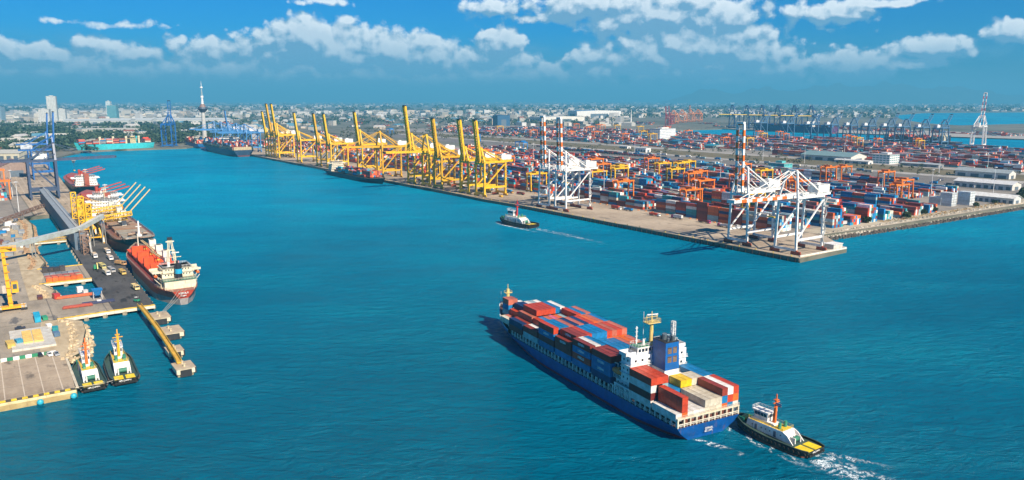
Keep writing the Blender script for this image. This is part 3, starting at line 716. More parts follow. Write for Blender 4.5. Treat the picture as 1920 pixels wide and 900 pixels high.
bays.append(('third bay ahead of bridge', 64.2, 8., 40, {0:[BLU,BRN,BRN], 1:[BLU,BLU,BRN,BRN], 2:[BLU,BRN,BRN,BRN], 3:[BLU,BLU,BRN,RED], 4:[BLU,BLU,NAVY,BLU], 5:[BLU,BLU,BLU,BLU], 6:[BLU,BRN,BLU,BLU], 7:[BLU,BLU,ORG,RED], 8:[BLU,BLU,ORG,SAL], 9:[BLU,BLU,ORG,RED], 10:[BLU,BLU,ORG,SAL]}))
bays.append(('fourth bay ahead of bridge', 77.5, 8., 40, {0:[BLU,MAR,BLU,RED], 1:[BLU,BLU,NAVY,BLU], 2:[BLU,BLU,NAVY,BLU], 3:[BLU,BRN,SAL,SAL], 4:[BLU,BLU,BLU,NAVY], 5:[BLU,BRN,BLU,SAL], 6:[BLU,BRN,BLU,NAVY], 7:[BLU,BRN,BLU,RED], 8:[BLU,BRN,BLU,ORG], 9:[BLU,BRN,BLU,SAL], 10:[BLU,BRN,BLU,BLU]}))
bays.append(('fifth bay ahead of bridge', 90.9, 8., 40, {0:[LTB,BRN], 1:[BLU,W_], 2:[BLU,SAL,RED], 3:[BLU,BLU,BLU], 4:[BLU,ORG,SAL], 5:[BLU,BLU,PNK], 6:[BLU,BLU,ORG], 7:[BLU,BLU,LTB], 8:[BLU,BRN,RED,RED], 9:[BLU,BRN,BLU,BLU], 10:[BLU,BRN,SAL,SAL]}))
bays.append(('sixth bay ahead of bridge', 104.2, 8., 40, {0:[MAR,NAVY], 1:[BLU,BRN], 2:[BLU,BLU,SAL], 3:[BLU,MAR,RED,RED], 4:[BLU,BRN,RED,RED], 5:[BLU,BRN,RED,RED], 6:[BLU,BRN,RED,RED], 7:[BLU,BRN,BLU,BLU], 8:[BLU,BRN,W_,W_], 9:[BLU,BRN,W_]}))
bays.append(('seventh bay ahead of bridge', 117.5, 8., 40, {1:[CRM], 2:[SAL], 3:[BRN,RED], 4:[BLU,NAVY,NAVY], 5:[BLU,BLU,NAVY], 6:[BLU,BLU,W_], 7:[BLU,SAL,LTB], 8:[BLU,BLU,W_]}))
bays.append(('foremost bay by the bow', 130.8, 9.3, 20, {3:[LTB,BLU,SAL], 4:[BLU,BLU,SAL], 5:[BLU,NAVY], 6:[BLU,W_]}))
TIER = ['bottom', 'second', 'third', 'top', 'top']
for bn, x, z, Ln, rows in bays:
    for r, cols in rows.items():
        h = len(cols)
        for k, c in enumerate(cols):
            nb = len(rows.get(r-1, [])) if (r-1) in rows else 0
            # leave out what no side can see
            if k < h-1 and k < nb-0 and k < len(rows.get(r+1, [])) and bn not in ('aftermost bay',) and not (bn.startswith('third') and r > 3): continue
            tr = 'single tier' if h == 1 else 'top tier' if k == h-1 else TIER[k]+' tier'
            sub = f'{ORD[r]} row from port side'
            zz = z+k*(CH+.02)
            container(shipw(x, row_y(r)), zz, SH_A, c, f'{CNAME[c]} container, {tr}, {sub}, {bn}', 'containers aboard the blue ship', Ln, mark=(c in (BLU, RED, BRN) and r < 2 and rnd() < .5))
print('ship containers', NCONT)
# ------------------------------------------------------------------ ship-to-shore cranes
RI = QA+math.pi            # local y runs inland on the long quay
def sts(name, xy, rz, label, cat, group, col, up=True, hinge=38.5, apex=57, boom=48, gauge=29, wid=17.5, back=14, house=WHT, stripe=None, wheelc=None, leg=1.35, bowed=False, detail=1, angle=84, top=None, lean=0, zbase=QZ, boomc=None, hy=None, gk=1.):
    """container crane: x along the rails, y inland, boom towards -y over the water"""
    e = empty(name, xy, zbase, rz, label, cat, group); w2 = wid/2; wheelc = wheelc or col
    fr = MB(); hz_ = hinge
    for sx in (-1, 1):
        x = sx*w2
        fr.bar((x,0,3.2),(x*(.86 if bowed else 1),0,hz_), leg, leg, col); fr.bar((x,gauge,3.2),(x*(.86 if bowed else 1),gauge,hz_), leg, leg, col)
        fr.bar((x,0,10.5),(x,gauge,10.5), leg*.9, leg*1.1, col)                      # low cross tie
        fr.bar((x,gauge*.02,11),(x*.93,gauge*.97,hz_-3), leg*.62, None, col)          # long diagonal
        fr.bar((x*.9,0,hz_),(x*.9,gauge,hz_), leg, leg*1.1, col)
        k = .30 if not bowed else .42
        fr.bar((x*(.86 if bowed else 1),0,hz_),(x*k,lean,apex), leg*.9, None, col)     # A-frame front
        fr.bar((x*k,lean,apex),(x*.8,gauge,hz_+.5), leg*.5, None, col)                 # back stay
        fr.bar((x*.9,0,hz_+7),(x*.6,gauge*.45,hz_+.5), leg*.35, None, col)
    for y in (0, gauge):
        fr.bar((-w2,y,3.4),(w2,y,3.4), leg*1.1, leg*1.1, col); fr.bar((-w2,y,hz_-2),(w2,y,hz_-2), leg*.8, leg, col)
    fr.bar((-w2*.42,lean,apex),(w2*.42,lean,apex), leg*1.3, leg, col)
    fr.build('portal_frame', 'paint', e)
    gd = MB()
    for x in (-3.3, 3.3): gd.bar((x,-1,hz_+.3),(x,gauge+back,hz_+.3), 1.1*gk, 1.9*gk, col)
    gd.bar((-3.3,gauge+back,hz_+.3),(3.3,gauge+back,hz_+.3), 1, 1.6, col); gd.bar((-3.3,gauge*.5,hz_+.3),(3.3,gauge*.5,hz_+.3), .8, 1.2, col)
    if detail: gd.rail([(-4.4,0,hz_+1),(-4.4,gauge+back,hz_+1)], 1.1, 3, .14, col); gd.rail([(4.4,0,hz_+1),(4.4,gauge+back,hz_+1)], 1.1, 3, .14, col)
    gd.build('girder', 'paint', e)
    bm = MB(); a = R(angle if up else 1.0); dy, dz_ = -math.cos(a), math.sin(a); L = boom if up else boom*1.22
    def bp(x, t): return (x, -1+dy*t, hz_+.3+dz_*t)
    n = 11 if stripe else 1
    for x in (-2.9, 2.9):
        for i in range(n):
            c = (stripe if i % 2 else col) if stripe else (boomc or col)
            bm.bar(bp(x, L*i/n), bp(x, L*(i+1)/n), 1.25*gk, 1.9*gk, c)
    for i in range(8): t = L*(i+1)/8; bm.bar(bp(-2.9, t*.99), bp(2.9, t*.99), .6, .8, (stripe if (stripe and i % 2) else col))
    if detail:
        for i in range(7): bm.bar(bp(-2.9, L*i/8+.5), bp(2.9, L*(i+1)/8), .3, None, col)
    bm.bar(bp(0, L), bp(0, L+1.4), 6.2, 2.2, (stripe or DK) if not stripe else WHT)
    bm.build('boom', 'paint', e)
    sy = MB()
    for x in (-2.7, 2.7):
        if up:
            sy.bar((x*.9,lean,apex), bp(x, L*.45), .4, None, col); sy.bar(bp(x, L*.45), bp(x*.9, L*.8), .3, None, col)
        else:
            sy.bar((x*.9,lean,apex), bp(x, L*.50), .42, None, col); sy.bar((x*.9,lean,apex), bp(x, L*.86), .42, None, col)
        sy.bar((x*.9,lean,apex), (x, gauge+back*.5, hz_+1), .38, None, col)
    sy.build('stay', 'paint', e)
    if house:
        h = MB(); y0 = gauge-2 if hy is None else hy; h.box(-4.4,4.4,y0,y0+13.5,hz_+1.4,hz_+7.0,house); h.box(-4.6,4.6,y0-.2,y0+13.7,hz_+7.0,hz_+7.2,tuple(c*.8 for c in house)); h.box(-2,1.4,y0+3,y0+7,hz_+7.2,hz_+8.2,house)
        H_ = h.build('machinery_house', 'paint', e)
        if detail:
            g2 = MB(); g2.box(-4.44,-4.41,y0+2,y0+3.2,hz_+2,hz_+4.2,(.2,.25,.3)); g2.box(-4.44,-4.41,y0+6,y0+9,hz_+5,hz_+6,(.25,.3,.35)); g2.box(-1.5,1.5,y0+13.5,y0+13.54,hz_+3.4,hz_+5.2,(.25,.3,.35)); g2.build('louvre', 'paint', H_)
    if detail:
        tr = MB(); yt = 6 if up else -18; tr.box(-3.6,3.6,yt-2,yt+2,hz_-1.6,hz_-.7,(.35,.35,.33)); tr.box(1.2,3.4,yt-1.4,yt+1.2,hz_-4.2,hz_-1.6,(.72,.72,.7))
        for x in (-1.4,1.2): tr.bar((x,yt,hz_-1.5),(x,yt,hz_-12), .1, None, DK)
        tr.box(-3,3,yt-.8,yt+.8,hz_-12.8,hz_-12,(.75,.45,.05)); tr.build('trolley', 'paint', e)
        ld = MB()
        for i in range(6): z0 = 4+i*(hz_-5)/6; z1 = 4+(i+1)*(hz_-5)/6; s_ = 1 if i % 2 else -1; ld.bar((w2+1.1,gauge-1.5*s_,z0),(w2+1.1,gauge+1.5*s_,z1), .8, .25, tuple(c*.8 for c in col)); ld.box(w2+.6,w2+1.7,gauge-2.2,gauge+2.2,z1-.1,z1,(.35,.35,.35))
        ld.build('staircase', 'paint', e)
    for y in (0, gauge):
        for sx in (-1, 1):
            wh = MB(); x = sx*w2
            wh.bar((x-3.8,y,2.2),(x+3.8,y,2.2), 1.0, .9, wheelc); wh.hexa([(x-1.6,y-.6,2.5),(x+1.6,y-.6,2.5),(x+1.6,y+.6,2.5),(x-1.6,y+.6,2.5),(x-.6,y-.6,3.6),(x+.6,y-.6,3.6),(x+.6,y+.6,3.6),(x-.6,y+.6,3.6)], wheelc)
            for k in range(8):
                wh.tube((x-3.7+k*1.06,y-.32,.58),(x-3.7+k*1.06,y+.32,.58), .5, DK if k % 2 else wheelc, 8)
            for k in range(4): wh.box(x-3.9+k*2.1,x-2.4+k*2.1,y-.55,y+.55,.8,1.8,wheelc)
            wh.build('bogie', 'paint', e)
    return e
YL = (.84,.48,.008); YD = (.70,.38,.01)
OST = (.82,.16,.008)
G_RED = 'white and red striped ship cranes'
RAILT = 8
def labs(i): return ORD[i]
# white cranes with striped booms
sts('container_crane', F(18,RAILT), RI, 'white crane with its striped boom lowered over the water at the quay corner', 'crane', G_RED, WHT, up=False, hinge=40, apex=58.5, boom=48, gauge=30, stripe=OST, wheelc=(.35,.06,.02), bowed=True, lean=3)
sts('container_crane', F(60,RAILT), RI, 'white crane with raised striped boom beside the one with lowered boom', 'crane', G_RED, WHT, up=True, hinge=39.5, apex=58, boom=50, gauge=30, stripe=OST, wheelc=(.35,.06,.02), bowed=True, lean=3, angle=88)
sts('container_crane', F(275,RAILT), RI, 'nearer of the two close white cranes with raised striped booms in mid quay', 'crane', G_RED, WHT, up=True, hinge=40, apex=58, boom=49, gauge=30, stripe=OST, wheelc=(.35,.06,.02), bowed=True, lean=3, angle=88)
sts('container_crane', F(301.5,RAILT), RI, 'white crane with raised striped boom standing next to the nearest yellow crane', 'crane', G_RED, WHT, up=True, hinge=40, apex=58, boom=50, gauge=30, stripe=OST, wheelc=(.35,.06,.02), bowed=True, lean=3, angle=88)
# yellow cranes, nearest first
YC = [(418,1,0),(452,1,0),(514,1,0),(545,0,1),(585,1,1),(673,0,1),(740,1,2),(860,1,0),(904,1,0),(996,1,0),(1112,1,1),(1141,1,1),(1173,1,0)]
ups = 0
for i, (s, up, big) in enumerate(YC):
    if up: ups += 1
    lab = (f'yellow crane with raised boom, {ORD[ups-1]} nearest of the raised yellow ones' if up else
           ('yellow crane with boom lowered over the water, nearer of the two lowered' if i == 3 else 'yellow crane with boom lowered behind the small dark feeder ship'))
    hh = 43 if big else 38.5
    sts('container_crane', F(s, RAILT+(-5 if s > 600 else -2)), RI, lab, 'crane', 'yellow ship cranes', YL if i % 3 != 2 else YD, up=bool(up), hinge=hh, apex=hh+(21 if big else 15), boom=(56 if big == 1 else 46) if up else 45, gauge=28, wid=18, leg=1.95, gk=1.25,
        house=WHT, angle=83, detail=1 if i < 7 else 0)
# blue cranes on the left quay
BC = (.05,.08,.15); BC2 = (.015,.13,.40)
LA = QA   # inland is away from the basin
sts('container_crane', Lf(553,1), LA, 'big dark blue crane with its boom lowered across the basin behind the grey gallery', 'crane', 'blue cranes of the left quay', BC, up=False, hinge=42, apex=60, boom=48, gauge=26, wid=20, back=24, house=(.78,.80,.78), leg=2.3, hy=7, gk=1.5)
sts('container_crane', Lf(800,18), LA, 'bright blue crane with tall raised boom behind the big dark blue crane', 'crane', 'blue cranes of the left quay', BC2, up=True, hinge=40, apex=58, boom=50, gauge=26, wid=20, back=14, house=(.5,.55,.6), leg=1.5, angle=86)
sts('container_crane', Lf(960,22), LA, 'slim blue crane with raised boom furthest along the left quay', 'crane', 'blue cranes of the left quay', BC2, up=True, hinge=40, apex=58, boom=46, gauge=26, wid=16, back=14, house=None, leg=1.4, angle=86, detail=0)
# blue crane between the turquoise ship and the tower
sts('container_crane', at(322,274,QZ), QA+R(60), 'lone blue crane standing right of the turquoise ship across the basin', 'crane', 'blue cranes at the head of the basin', BC2, up=True, hinge=52, apex=72, boom=52, gauge=28, wid=22, house=None, leg=2.2, angle=88, detail=0)
for i, u in enumerate((420,434,452,466,484)):
    s = 1560-i*62
    sts('container_crane', F(s, 2), RI, f'blue crane with lowered boom by the big dark ships, {ORD[i]} from the far end', 'crane', 'blue cranes behind the dark ships', (.05,.22,.50), up=(i == 2), hinge=40, apex=58, boom=44, gauge=28, wid=20, house=WHT if i % 2 else (.4,.5,.6), leg=1.6, detail=0)
# cranes on the far side of the second yard, seen from behind
k = 0
for s in (1130,1040,965,905,850,800,750,712,665,620):
    k += 1
    sts('container_crane', F(s, 1428), QA, f'grey blue crane with pale machinery house beyond the second yard, {ORD[k-1]} from its left', 'crane', 'grey blue cranes beyond the second yard', (.09,.19,.32), up=True, hinge=42, apex=60, boom=40, gauge=30, wid=22, back=18, house=(.74,.76,.76), leg=2.1, detail=0, angle=48)
for i in range(6):
    s = 1660-i*68
    sts('container_crane', F(s, 1925), RI, f'dark blue crane with yellow boom on the opposite quay, {ORD[i]} from the left', 'crane', 'dark cranes of the opposite quay', (.03,.08,.20), up=False, hinge=52, apex=86, boom=62, gauge=32, wid=24, back=44, house=(.5,.55,.6), leg=2.6, boomc=(.85,.60,.05), detail=0)
sts('container_crane', at(1835,279,QZ), QA+R(15), 'tall white crane with raised striped boom alone at the right far basin', 'crane', G_RED, WHT, up=True, hinge=50, apex=72, boom=72, gauge=34, wid=24, house=WHT, stripe=(.55,.05,.03), leg=2.4, angle=80, detail=0, bowed=True)
for i, (u, v) in enumerate(((1262,232),(1278,230),(1293,229),(1308,228))):
    sts('container_crane', at(u,v,QZ), QA+R(200), f'orange crane in the far cluster behind the second yard, {ORD[i]} from the left', 'crane', 'distant orange cranes', (.70,.24,.07), up=(i == 2), hinge=40, apex=60, boom=40, gauge=30, wid=22, house=(.6,.35,.2), leg=2.6, detail=0)
for i, (u, v) in enumerate(((1249,238),(1255,233))):
    sts('container_crane', at(u,v,QZ), QA+R(100), f'slender dark red crane near the orange cluster, {ORD[i]} from the left', 'crane', 'distant dark red cranes', (.40,.06,.06), up=True, hinge=34, apex=50, boom=46, gauge=18, wid=14, house=None, leg=2.2, detail=0)

# ------------------------------------------------------------------ yard gantries on rubber tyres
def rtg(name, col, span=22.5, hh=20.5, wb=9, label='', cat='gantry crane', group=None, cabin=True):
    e = empty(name, (0,0), 0, 0, label, cat, group)
    for y in (0, span):
        f = MB()
        for x in (-wb/2, wb/2): f.bar((x,y,1.6),(x*.82,y,hh), 1.0, 1.2, col)
        f.bar((-wb/2-1.2,y,1.9),(wb/2+1.2,y,1.9), 1.1, 1.0, col); f.bar((-wb/2*.82,y,hh-.6),(wb/2*.82,y,hh-.6), .8, 1, col)
        f.build('leg_frame', 'paint', e)
    g_ = MB()
    for x in (-wb/2*.8, wb/2*.8): g_.bar((x,-1.5,hh+.6),(x,span+1.5,hh+.6), .9, 1.5, col)
    for y in (0, span): g_.bar((-wb/2*.8,y,hh+.6),(wb/2*.8,y,hh+.6), .7, 1, col)
    g_.rail([(-wb/2-.2,-1,hh+1.3),(-wb/2-.2,span+1,hh+1.3)], 1, 3, .12, col); g_.build('girder', 'paint', e)
    t = MB(); t.box(-wb/2,wb/2,7,11,hh+1.5,hh+3.4,tuple(c*.9 for c in col)); t.box(-1,1.2,8,10,hh-3,hh-.4,(.7,.7,.68)); t.bar((-.9,9,hh),(-.9,9,hh-7), .1, None, DK); t.bar((.9,9,hh),(.9,9,hh-7), .1, None, DK); t.box(-6,6,8,10,hh-7.6,hh-7,(.7,.4,.04)); t.build('trolley', 'paint', e)
    for y in (0, span):
        w = MB()
        for x in (-wb/2-.4,-wb/2+1.1,wb/2-1.1,wb/2+.4): w.tube((x,y-.5,.8),(x,y+.5,.8), .8, DK, 10)
        w.build('tyre_row', 'paint', e)
    c = MB(); c.box(-2.6,1.4,-1.5,-.6,2.6,5.2,(.62,.62,.58)); c.build('power_box', 'paint', e)
    return e
ORC = (.80,.20,.012)
NB = 16; BT0 = 80.; BST = 26.
def bt(k): return BT0+k*BST
protoO = rtg('yard_gantry', ORC, label='x', group='orange yard gantries'); protoY = rtg('yard_gantry', YL, label='x', group='yellow yard gantries')
def place_rtg(first, lst, cname, z=QZ, P0=F):
    proto = protoO if cname == 'orange' else protoY
    for i, (s, t, lab) in enumerate(lst):
        if first and i == 0:
            o = proto; p = P0(s, t); o.location = (p[0], p[1], z); o.rotation_euler = (0,0,RI); o['label'] = lab
        else: copy_tree(proto, P0(s, t), z, RI, lab)
def snap(u, v, ztop=23.5):
    s, t = inF(at(u, v, ztop)); k = round((t-BT0+3-2)/BST); return s, bt(max(0, min(NB-1, k)))-3.4
# ------------------------------------------------------------------ container yards
PAL = [(MAR,15),(BRN,18),(BLU,26),(NAVY,3),(RED,8),(ORG,7),(TEAL,8),(WHT,10),(CRM,7),(LTB,9),(GRN,1),(SAL,6),(GRY,3)]
PALW = [c for c, w in PAL for _ in range(w)]
PAL2 = [RED,RED,MAR,SAL,ORG,BRN,BLU,RED,BLU,SAL,TEAL,CRM,ORG,MAR,WHT,LTB,GRY,CRM]
SB = MB()                                     # every container beyond the three hundred nearest
def tint(c): k = uni(.8, 1.35); return (c[0]*k, c[1]*k, c[2]*k)
def yard_block(P0, s0, nb, t, nrow, pal, hmax, lo=1, bias=.5, white=False, keep=None, pitch=12.9, ang=QA):
    """stacks six wide; only faces that can be seen are made"""
    r = random.Random(int(s0*7+t*3)); H = {}; base = max(lo, hmax-3)
    for i in range(nb):
        if r.random() < .16: base = lo+int(r.random()*(hmax-lo+.99))
        for j in range(nrow):
            H[i, j] = 0 if r.random() < .05 else max(0, min(hmax, base+r.choice((-1,0,0,0,1))))
    ca, sa = E1, E2
    for (i, j), h in H.items():
        fav = r.choice(pal)
        for k in range(h):
            c = tint(r.choice(pal) if r.random() < .6 else fav)
            if keep and keep(i, j, k, h, c, H): continue
            x0 = s0+i*pitch; y0 = t+j*2.6; q = [P0(x0+a, y0+b_) for a, b_ in ((0,0),(CL40,0),(CL40,2.42),(0,2.42))]
            z0 = QZ+.05+k*CH; z1 = z0+CH-.04
            sk = 'b'
            if k < h-1: sk += 't'
            if H.get((i, j-1), 0) > k: sk += 'f'
            if H.get((i, j+1), 0) > k: sk += 'k'
            if H.get((i+1, j), 0) > k: sk += 'r'
            SB.hexa([(p[0],p[1],z0) for p in q[::-1]]+[(p[0],p[1],z1) for p in q[::-1]], c, ''.join({'f':'k','k':'f'}.get(x, x) for x in sk))
    return H
# first yard, block by block inland; near block rows become individual containers
IND = []
def spans(k):
    t = bt(k); s_min = 76 if k < 2 else 62 if k < 9 else 130
    out = []; s = s_min
    while s < 1130:
        n = random.Random(k*31+int(s)).choice((9,11,13))
        if s+n*12.9 > 1170: break
        out.append((s, n)); s += n*12.9+17
    return out
for k in range(NB):
    for s, n in spans(k):
        hm = 6 if k < 9 else 5
        pal = PALW if s < 640 else PAL2
        def keep(i, j, kk, h, c, H, s=s, k=k):
            # seen faces of the blocks nearest the camera
            if k == 0 and s+i*12.9 < 300 and (j == 0) :
                IND.append((s+i*12.9, bt(k)+j*2.6, kk, h, i, j, k, c)); return True
            if k == 0 and s+i*12.9 < 300 and i == 0 and kk == h-1 or (k in (1,2) and i == 0 and kk == h-1 and s < 120) or (k == 0 and kk == h-1 and s+i*12.9 < 220 and j < 4):
                IND.append((s+i*12.9, bt(k)+j*2.6, kk, h, i, j, k, c)); return True
            return False
        yard_block(F, s, n, bt(k), 6, pal, hm, keep=keep)
TI = ['ground tier','second tier','third tier','fourth tier','fifth tier','sixth tier']
IND.sort(); used = set(); ni = 0
IND.sort(key=lambda q: (q[0]+q[1]*.9, q[4], q[5], q[2]))
for (s, t, kk, h, i, j, k, c) in IND:
    if NCONT >= 300:
        q = [F(s+a, t+b_) for a, b_ in ((0,2.42),(CL40,2.42),(CL40,0),(0,0))]; z0 = QZ+.05+kk*CH; SB.hexa([(p[0],p[1],z0) for p in q]+[(p[0],p[1],z0+CH-.04) for p in q], c, 'b'); continue
    c = min(CNAME, key=lambda n: sum((x-y)**2 for x, y in zip(n, c)))
    ix = int((s-70)/12.9)
    tr = 'top of its stack' if kk == h-1 else TI[kk]
    lab = f'{CNAME[c]} container, {TI[kk] if kk < h-1 else TI[kk]+" on top"}, {ORD[ix]} bay from shore, {ORD[j]} row, {ORD[k]} block'
    p = F(s+CL40, t+1.21)
    container(p, QZ+.05+kk*CH, RI, c, lab, 'containers stacked at the front of the yard', mark=False, door=True)
print('individual containers', NCONT)
# second yard beyond the road
for k in range(22):
    t = 838+k*26; r = random.Random(k+50); s = -40+max(0, (t-1000)*.9) if t > 1000 else -40
    while s < 2050:
        n = r.choice((7,9,12))
        if r.random() < .88 and not (560 < s < 760 and t < 905) and not (s > 900 and 1000 < s+t-900 < 1100 and k < 4): yard_block(F, s, n, t, 6, PAL2 if r.random() < .75 else PALW, 4, lo=1)
        s += n*12.9+r.choice((16,16,40))
# opposite bank
for k in range(4):
    for s in range(-1200, 1500, 150):
        if random.Random(k*99+s).random() < .75: yard_block(F, s, 9, 2080+k*30, 6, PAL2, 4, lo=1)
# left quay yard
for k in range(12):
    for s in (430, 560, 700, 840, 980, 1110):
        if k == 0 and s < 500: continue
        yard_block(Lf, s, 8, -62-k*26, 6, PAL2, 4, lo=2)
# yard at the head of the basin
for k in range(3):
    for s in range(1740, 2500, 130):
        if random.Random(k+s).random() < .85: yard_block(F, s, 8, -460+k*40+ (s-1740)*.0, 6, PAL2, 4, lo=2)
for k in range(6):
    for s in range(1230, 1700, 125): yard_block(F, s, 8, 80+k*27, 6, PAL2, 4, lo=2)
r = random.Random(5)
for q in range(70):                            # small heaps of boxes along the railway lands and far depots
    s = r.uniform(1500, 3600); t = r.uniform(300, 2400)
    if 500 < t < 800: continue
    yard_block(F, s, r.choice((3,5,8)), t, 5, PAL2, 3, lo=1)
tag(SB.build('stacked_containers', 'box'), 'rows of mixed red, maroon and blue shipping containers filling the yards', 'containers', kind='stuff')
print('bulk faces', len(SB.f))

# gantries over the stacks
og = [(1275,358),(1145,342),(1290,326),(1306,340),(1478,342),(1555,314),(1568,314),(1648,324),(1680,348),(1697,338),(1372,330)]
yg = [(978,328),(1152,312),(1163,316),(1258,318),(1275,306),(1120,322),(1292,303)]
def near(l): return [snap(u, v) for u, v in l]
onear = near(og); ynear = near(yg)
on = ['nearest the quay edge','behind the close pair of white cranes','behind the nearest orange one','between the striped cranes in mid yard','seen through the lowered striped crane','left one of a wide pair by the green shed','right one of a wide pair by the green shed','behind the two right front ones','nearest the shore in the right yard','right of the front shore ones','behind the single striped boom']
yn = ['standing next to the yellow ship cranes','behind the close white cranes','just right of another yellow one','in the rear of the middle yard','at the rear left of the mid yard','low between the white cranes and stacks','furthest by the rail yard']
place_rtg(True, [(s, t, f'orange yard gantry {l}') for (s, t), l in zip(onear, on)], 'orange')
place_rtg(True, [(s, t, f'yellow yard gantry {l}') for (s, t), l in zip(ynear, yn)], 'yellow')
r = random.Random(11)
for i in range(30):
    s = 560+i*47; k = r.randrange(0, 21)
    copy_tree(protoO if i % 3 else protoY, F(s, 838+k*26-3.4), QZ, RI, ('pale orange' if i % 3 else 'yellow')+f' gantry in the distant second yard, {ORD[i]} from its right end')
for i in range(16):
    copy_tree(protoO if i % 2 else protoY, F(640+i*36, bt((i*5) % 9)-3.4), QZ, RI, ('orange' if i % 2 else 'yellow')+f' gantry behind the yellow ship cranes, {ORD[i]} from their near end')
for i in range(12):
    s = 150+i*37; k = (2, 5, 8, 4, 10, 7, 12, 3, 9, 6, 11, 8)[i]
    copy_tree(protoO if i % 4 else protoY, F(s, bt(k)-3.4), QZ, RI, ('orange' if i % 4 else 'yellow')+f' gantry deep among the first yard stacks, {ORD[i]} going left')
for i, (s, t) in enumerate(((436,-88),(560,-66),(720,-66))):
    copy_tree(protoO, Lf(s, t), QZ, RI, f'orange gantry over the left yard, {ORD[i]} from the basins')
BLUG = (.01,.22,.62)
pb = rtg('rail_gantry', BLUG, span=30, hh=16, wb=12, label='blue rail gantry left of the striped pair over the rail yard', group='blue rail gantries')
p = F(*inF(at(985,268,18))); pb.location = (p[0],p[1],QZ); pb.rotation_euler = (0,0,RI+R(90))
copy_tree(pb, at(735,243,18), QZ, RI+R(90), 'distant blue rail gantry behind the lowered yellow booms')
copy_tree(pb, at(897,255,18), QZ, RI+R(60), 'blue rail gantry seen between two raised yellow booms')
# ------------------------------------------------------------------ tugs
def foam(name, pts, wid, label, dens=.5, seed=0, side=14):
    """churned water: a thin broken sheet lying on the sea, densest along its middle"""
    b = MB(); n = len(pts); N = 24; P = []
    for i in range(N+1):
        f = i/N*(n-1); k = min(int(f), n-2); a = Vector(pts[k]).lerp(Vector(pts[k+1]), f-k); w = wid[k]*(1-(f-k))+wid[k+1]*(f-k)
        d = (Vector(pts[min(k+1, n-1)])-Vector(pts[k])).normalized(); nn = Vector((-d.y, d.x))
        P.append([(a+nn*w*(j/8*2-1), (1-abs(j/8*2-1)**2)*min(1, (1-i/N)*2.2)*min(1, (i+1)/2)) for j in range(9)])
    cols = []
    for i in range(N):
        for j in range(8):
            q = [P[i][j], P[i+1][j], P[i+1][j+1], P[i][j+1]]
            b.face([(p.x, p.y, .06) for p, c in q], (1,1,1)); cols.append([c for p, c in q])
    m = bpy.data.materials.new(name+'_water'); m.use_nodes = True; t = m.node_tree; g = G(t); bs = t.nodes['Principled BSDF']
    bs.inputs['Base Color'].default_value = (.80,.88,.88,1); bs.inputs['Roughness'].default_value = .7
    a = t.nodes.new('ShaderNodeAttribute'); a.attribute_name = 'Col'; gm = t.nodes.new('ShaderNodeNewGeometry')
    sp = t.nodes.new('ShaderNodeSeparateColor'); t.links.new(a.outputs[0], sp.inputs[0])
    n1 = g.noise(gm.outputs['Position'], .5, 6, .7, 1.5); n2 = g.noise(gm.outputs['Position'], .13, 3, .6, .8)
    v = g.m('ADD', g.m('ABSOLUTE', g.m('SUBTRACT', n1, .5)), g.m('MULTIPLY', g.m('ABSOLUTE', g.m('SUBTRACT', n2, .5)), .7))
    al = g.m('MULTIPLY', g.rng(v, .11*dens+.01, .03*dens, 0, 1), g.rng(sp.outputs[0], 0, .7, 0, 1))
    t.links.new(al, bs.inputs['Alpha'])
    o = b.build(name, m); ca = o.data.color_attributes['Col']; dat = []
    for c4 in cols:
        for c in c4: dat += [c, c, c, 1]
    ca.data.foreach_set('color', dat)
    return tag(o, label, 'foam', kind='stuff')
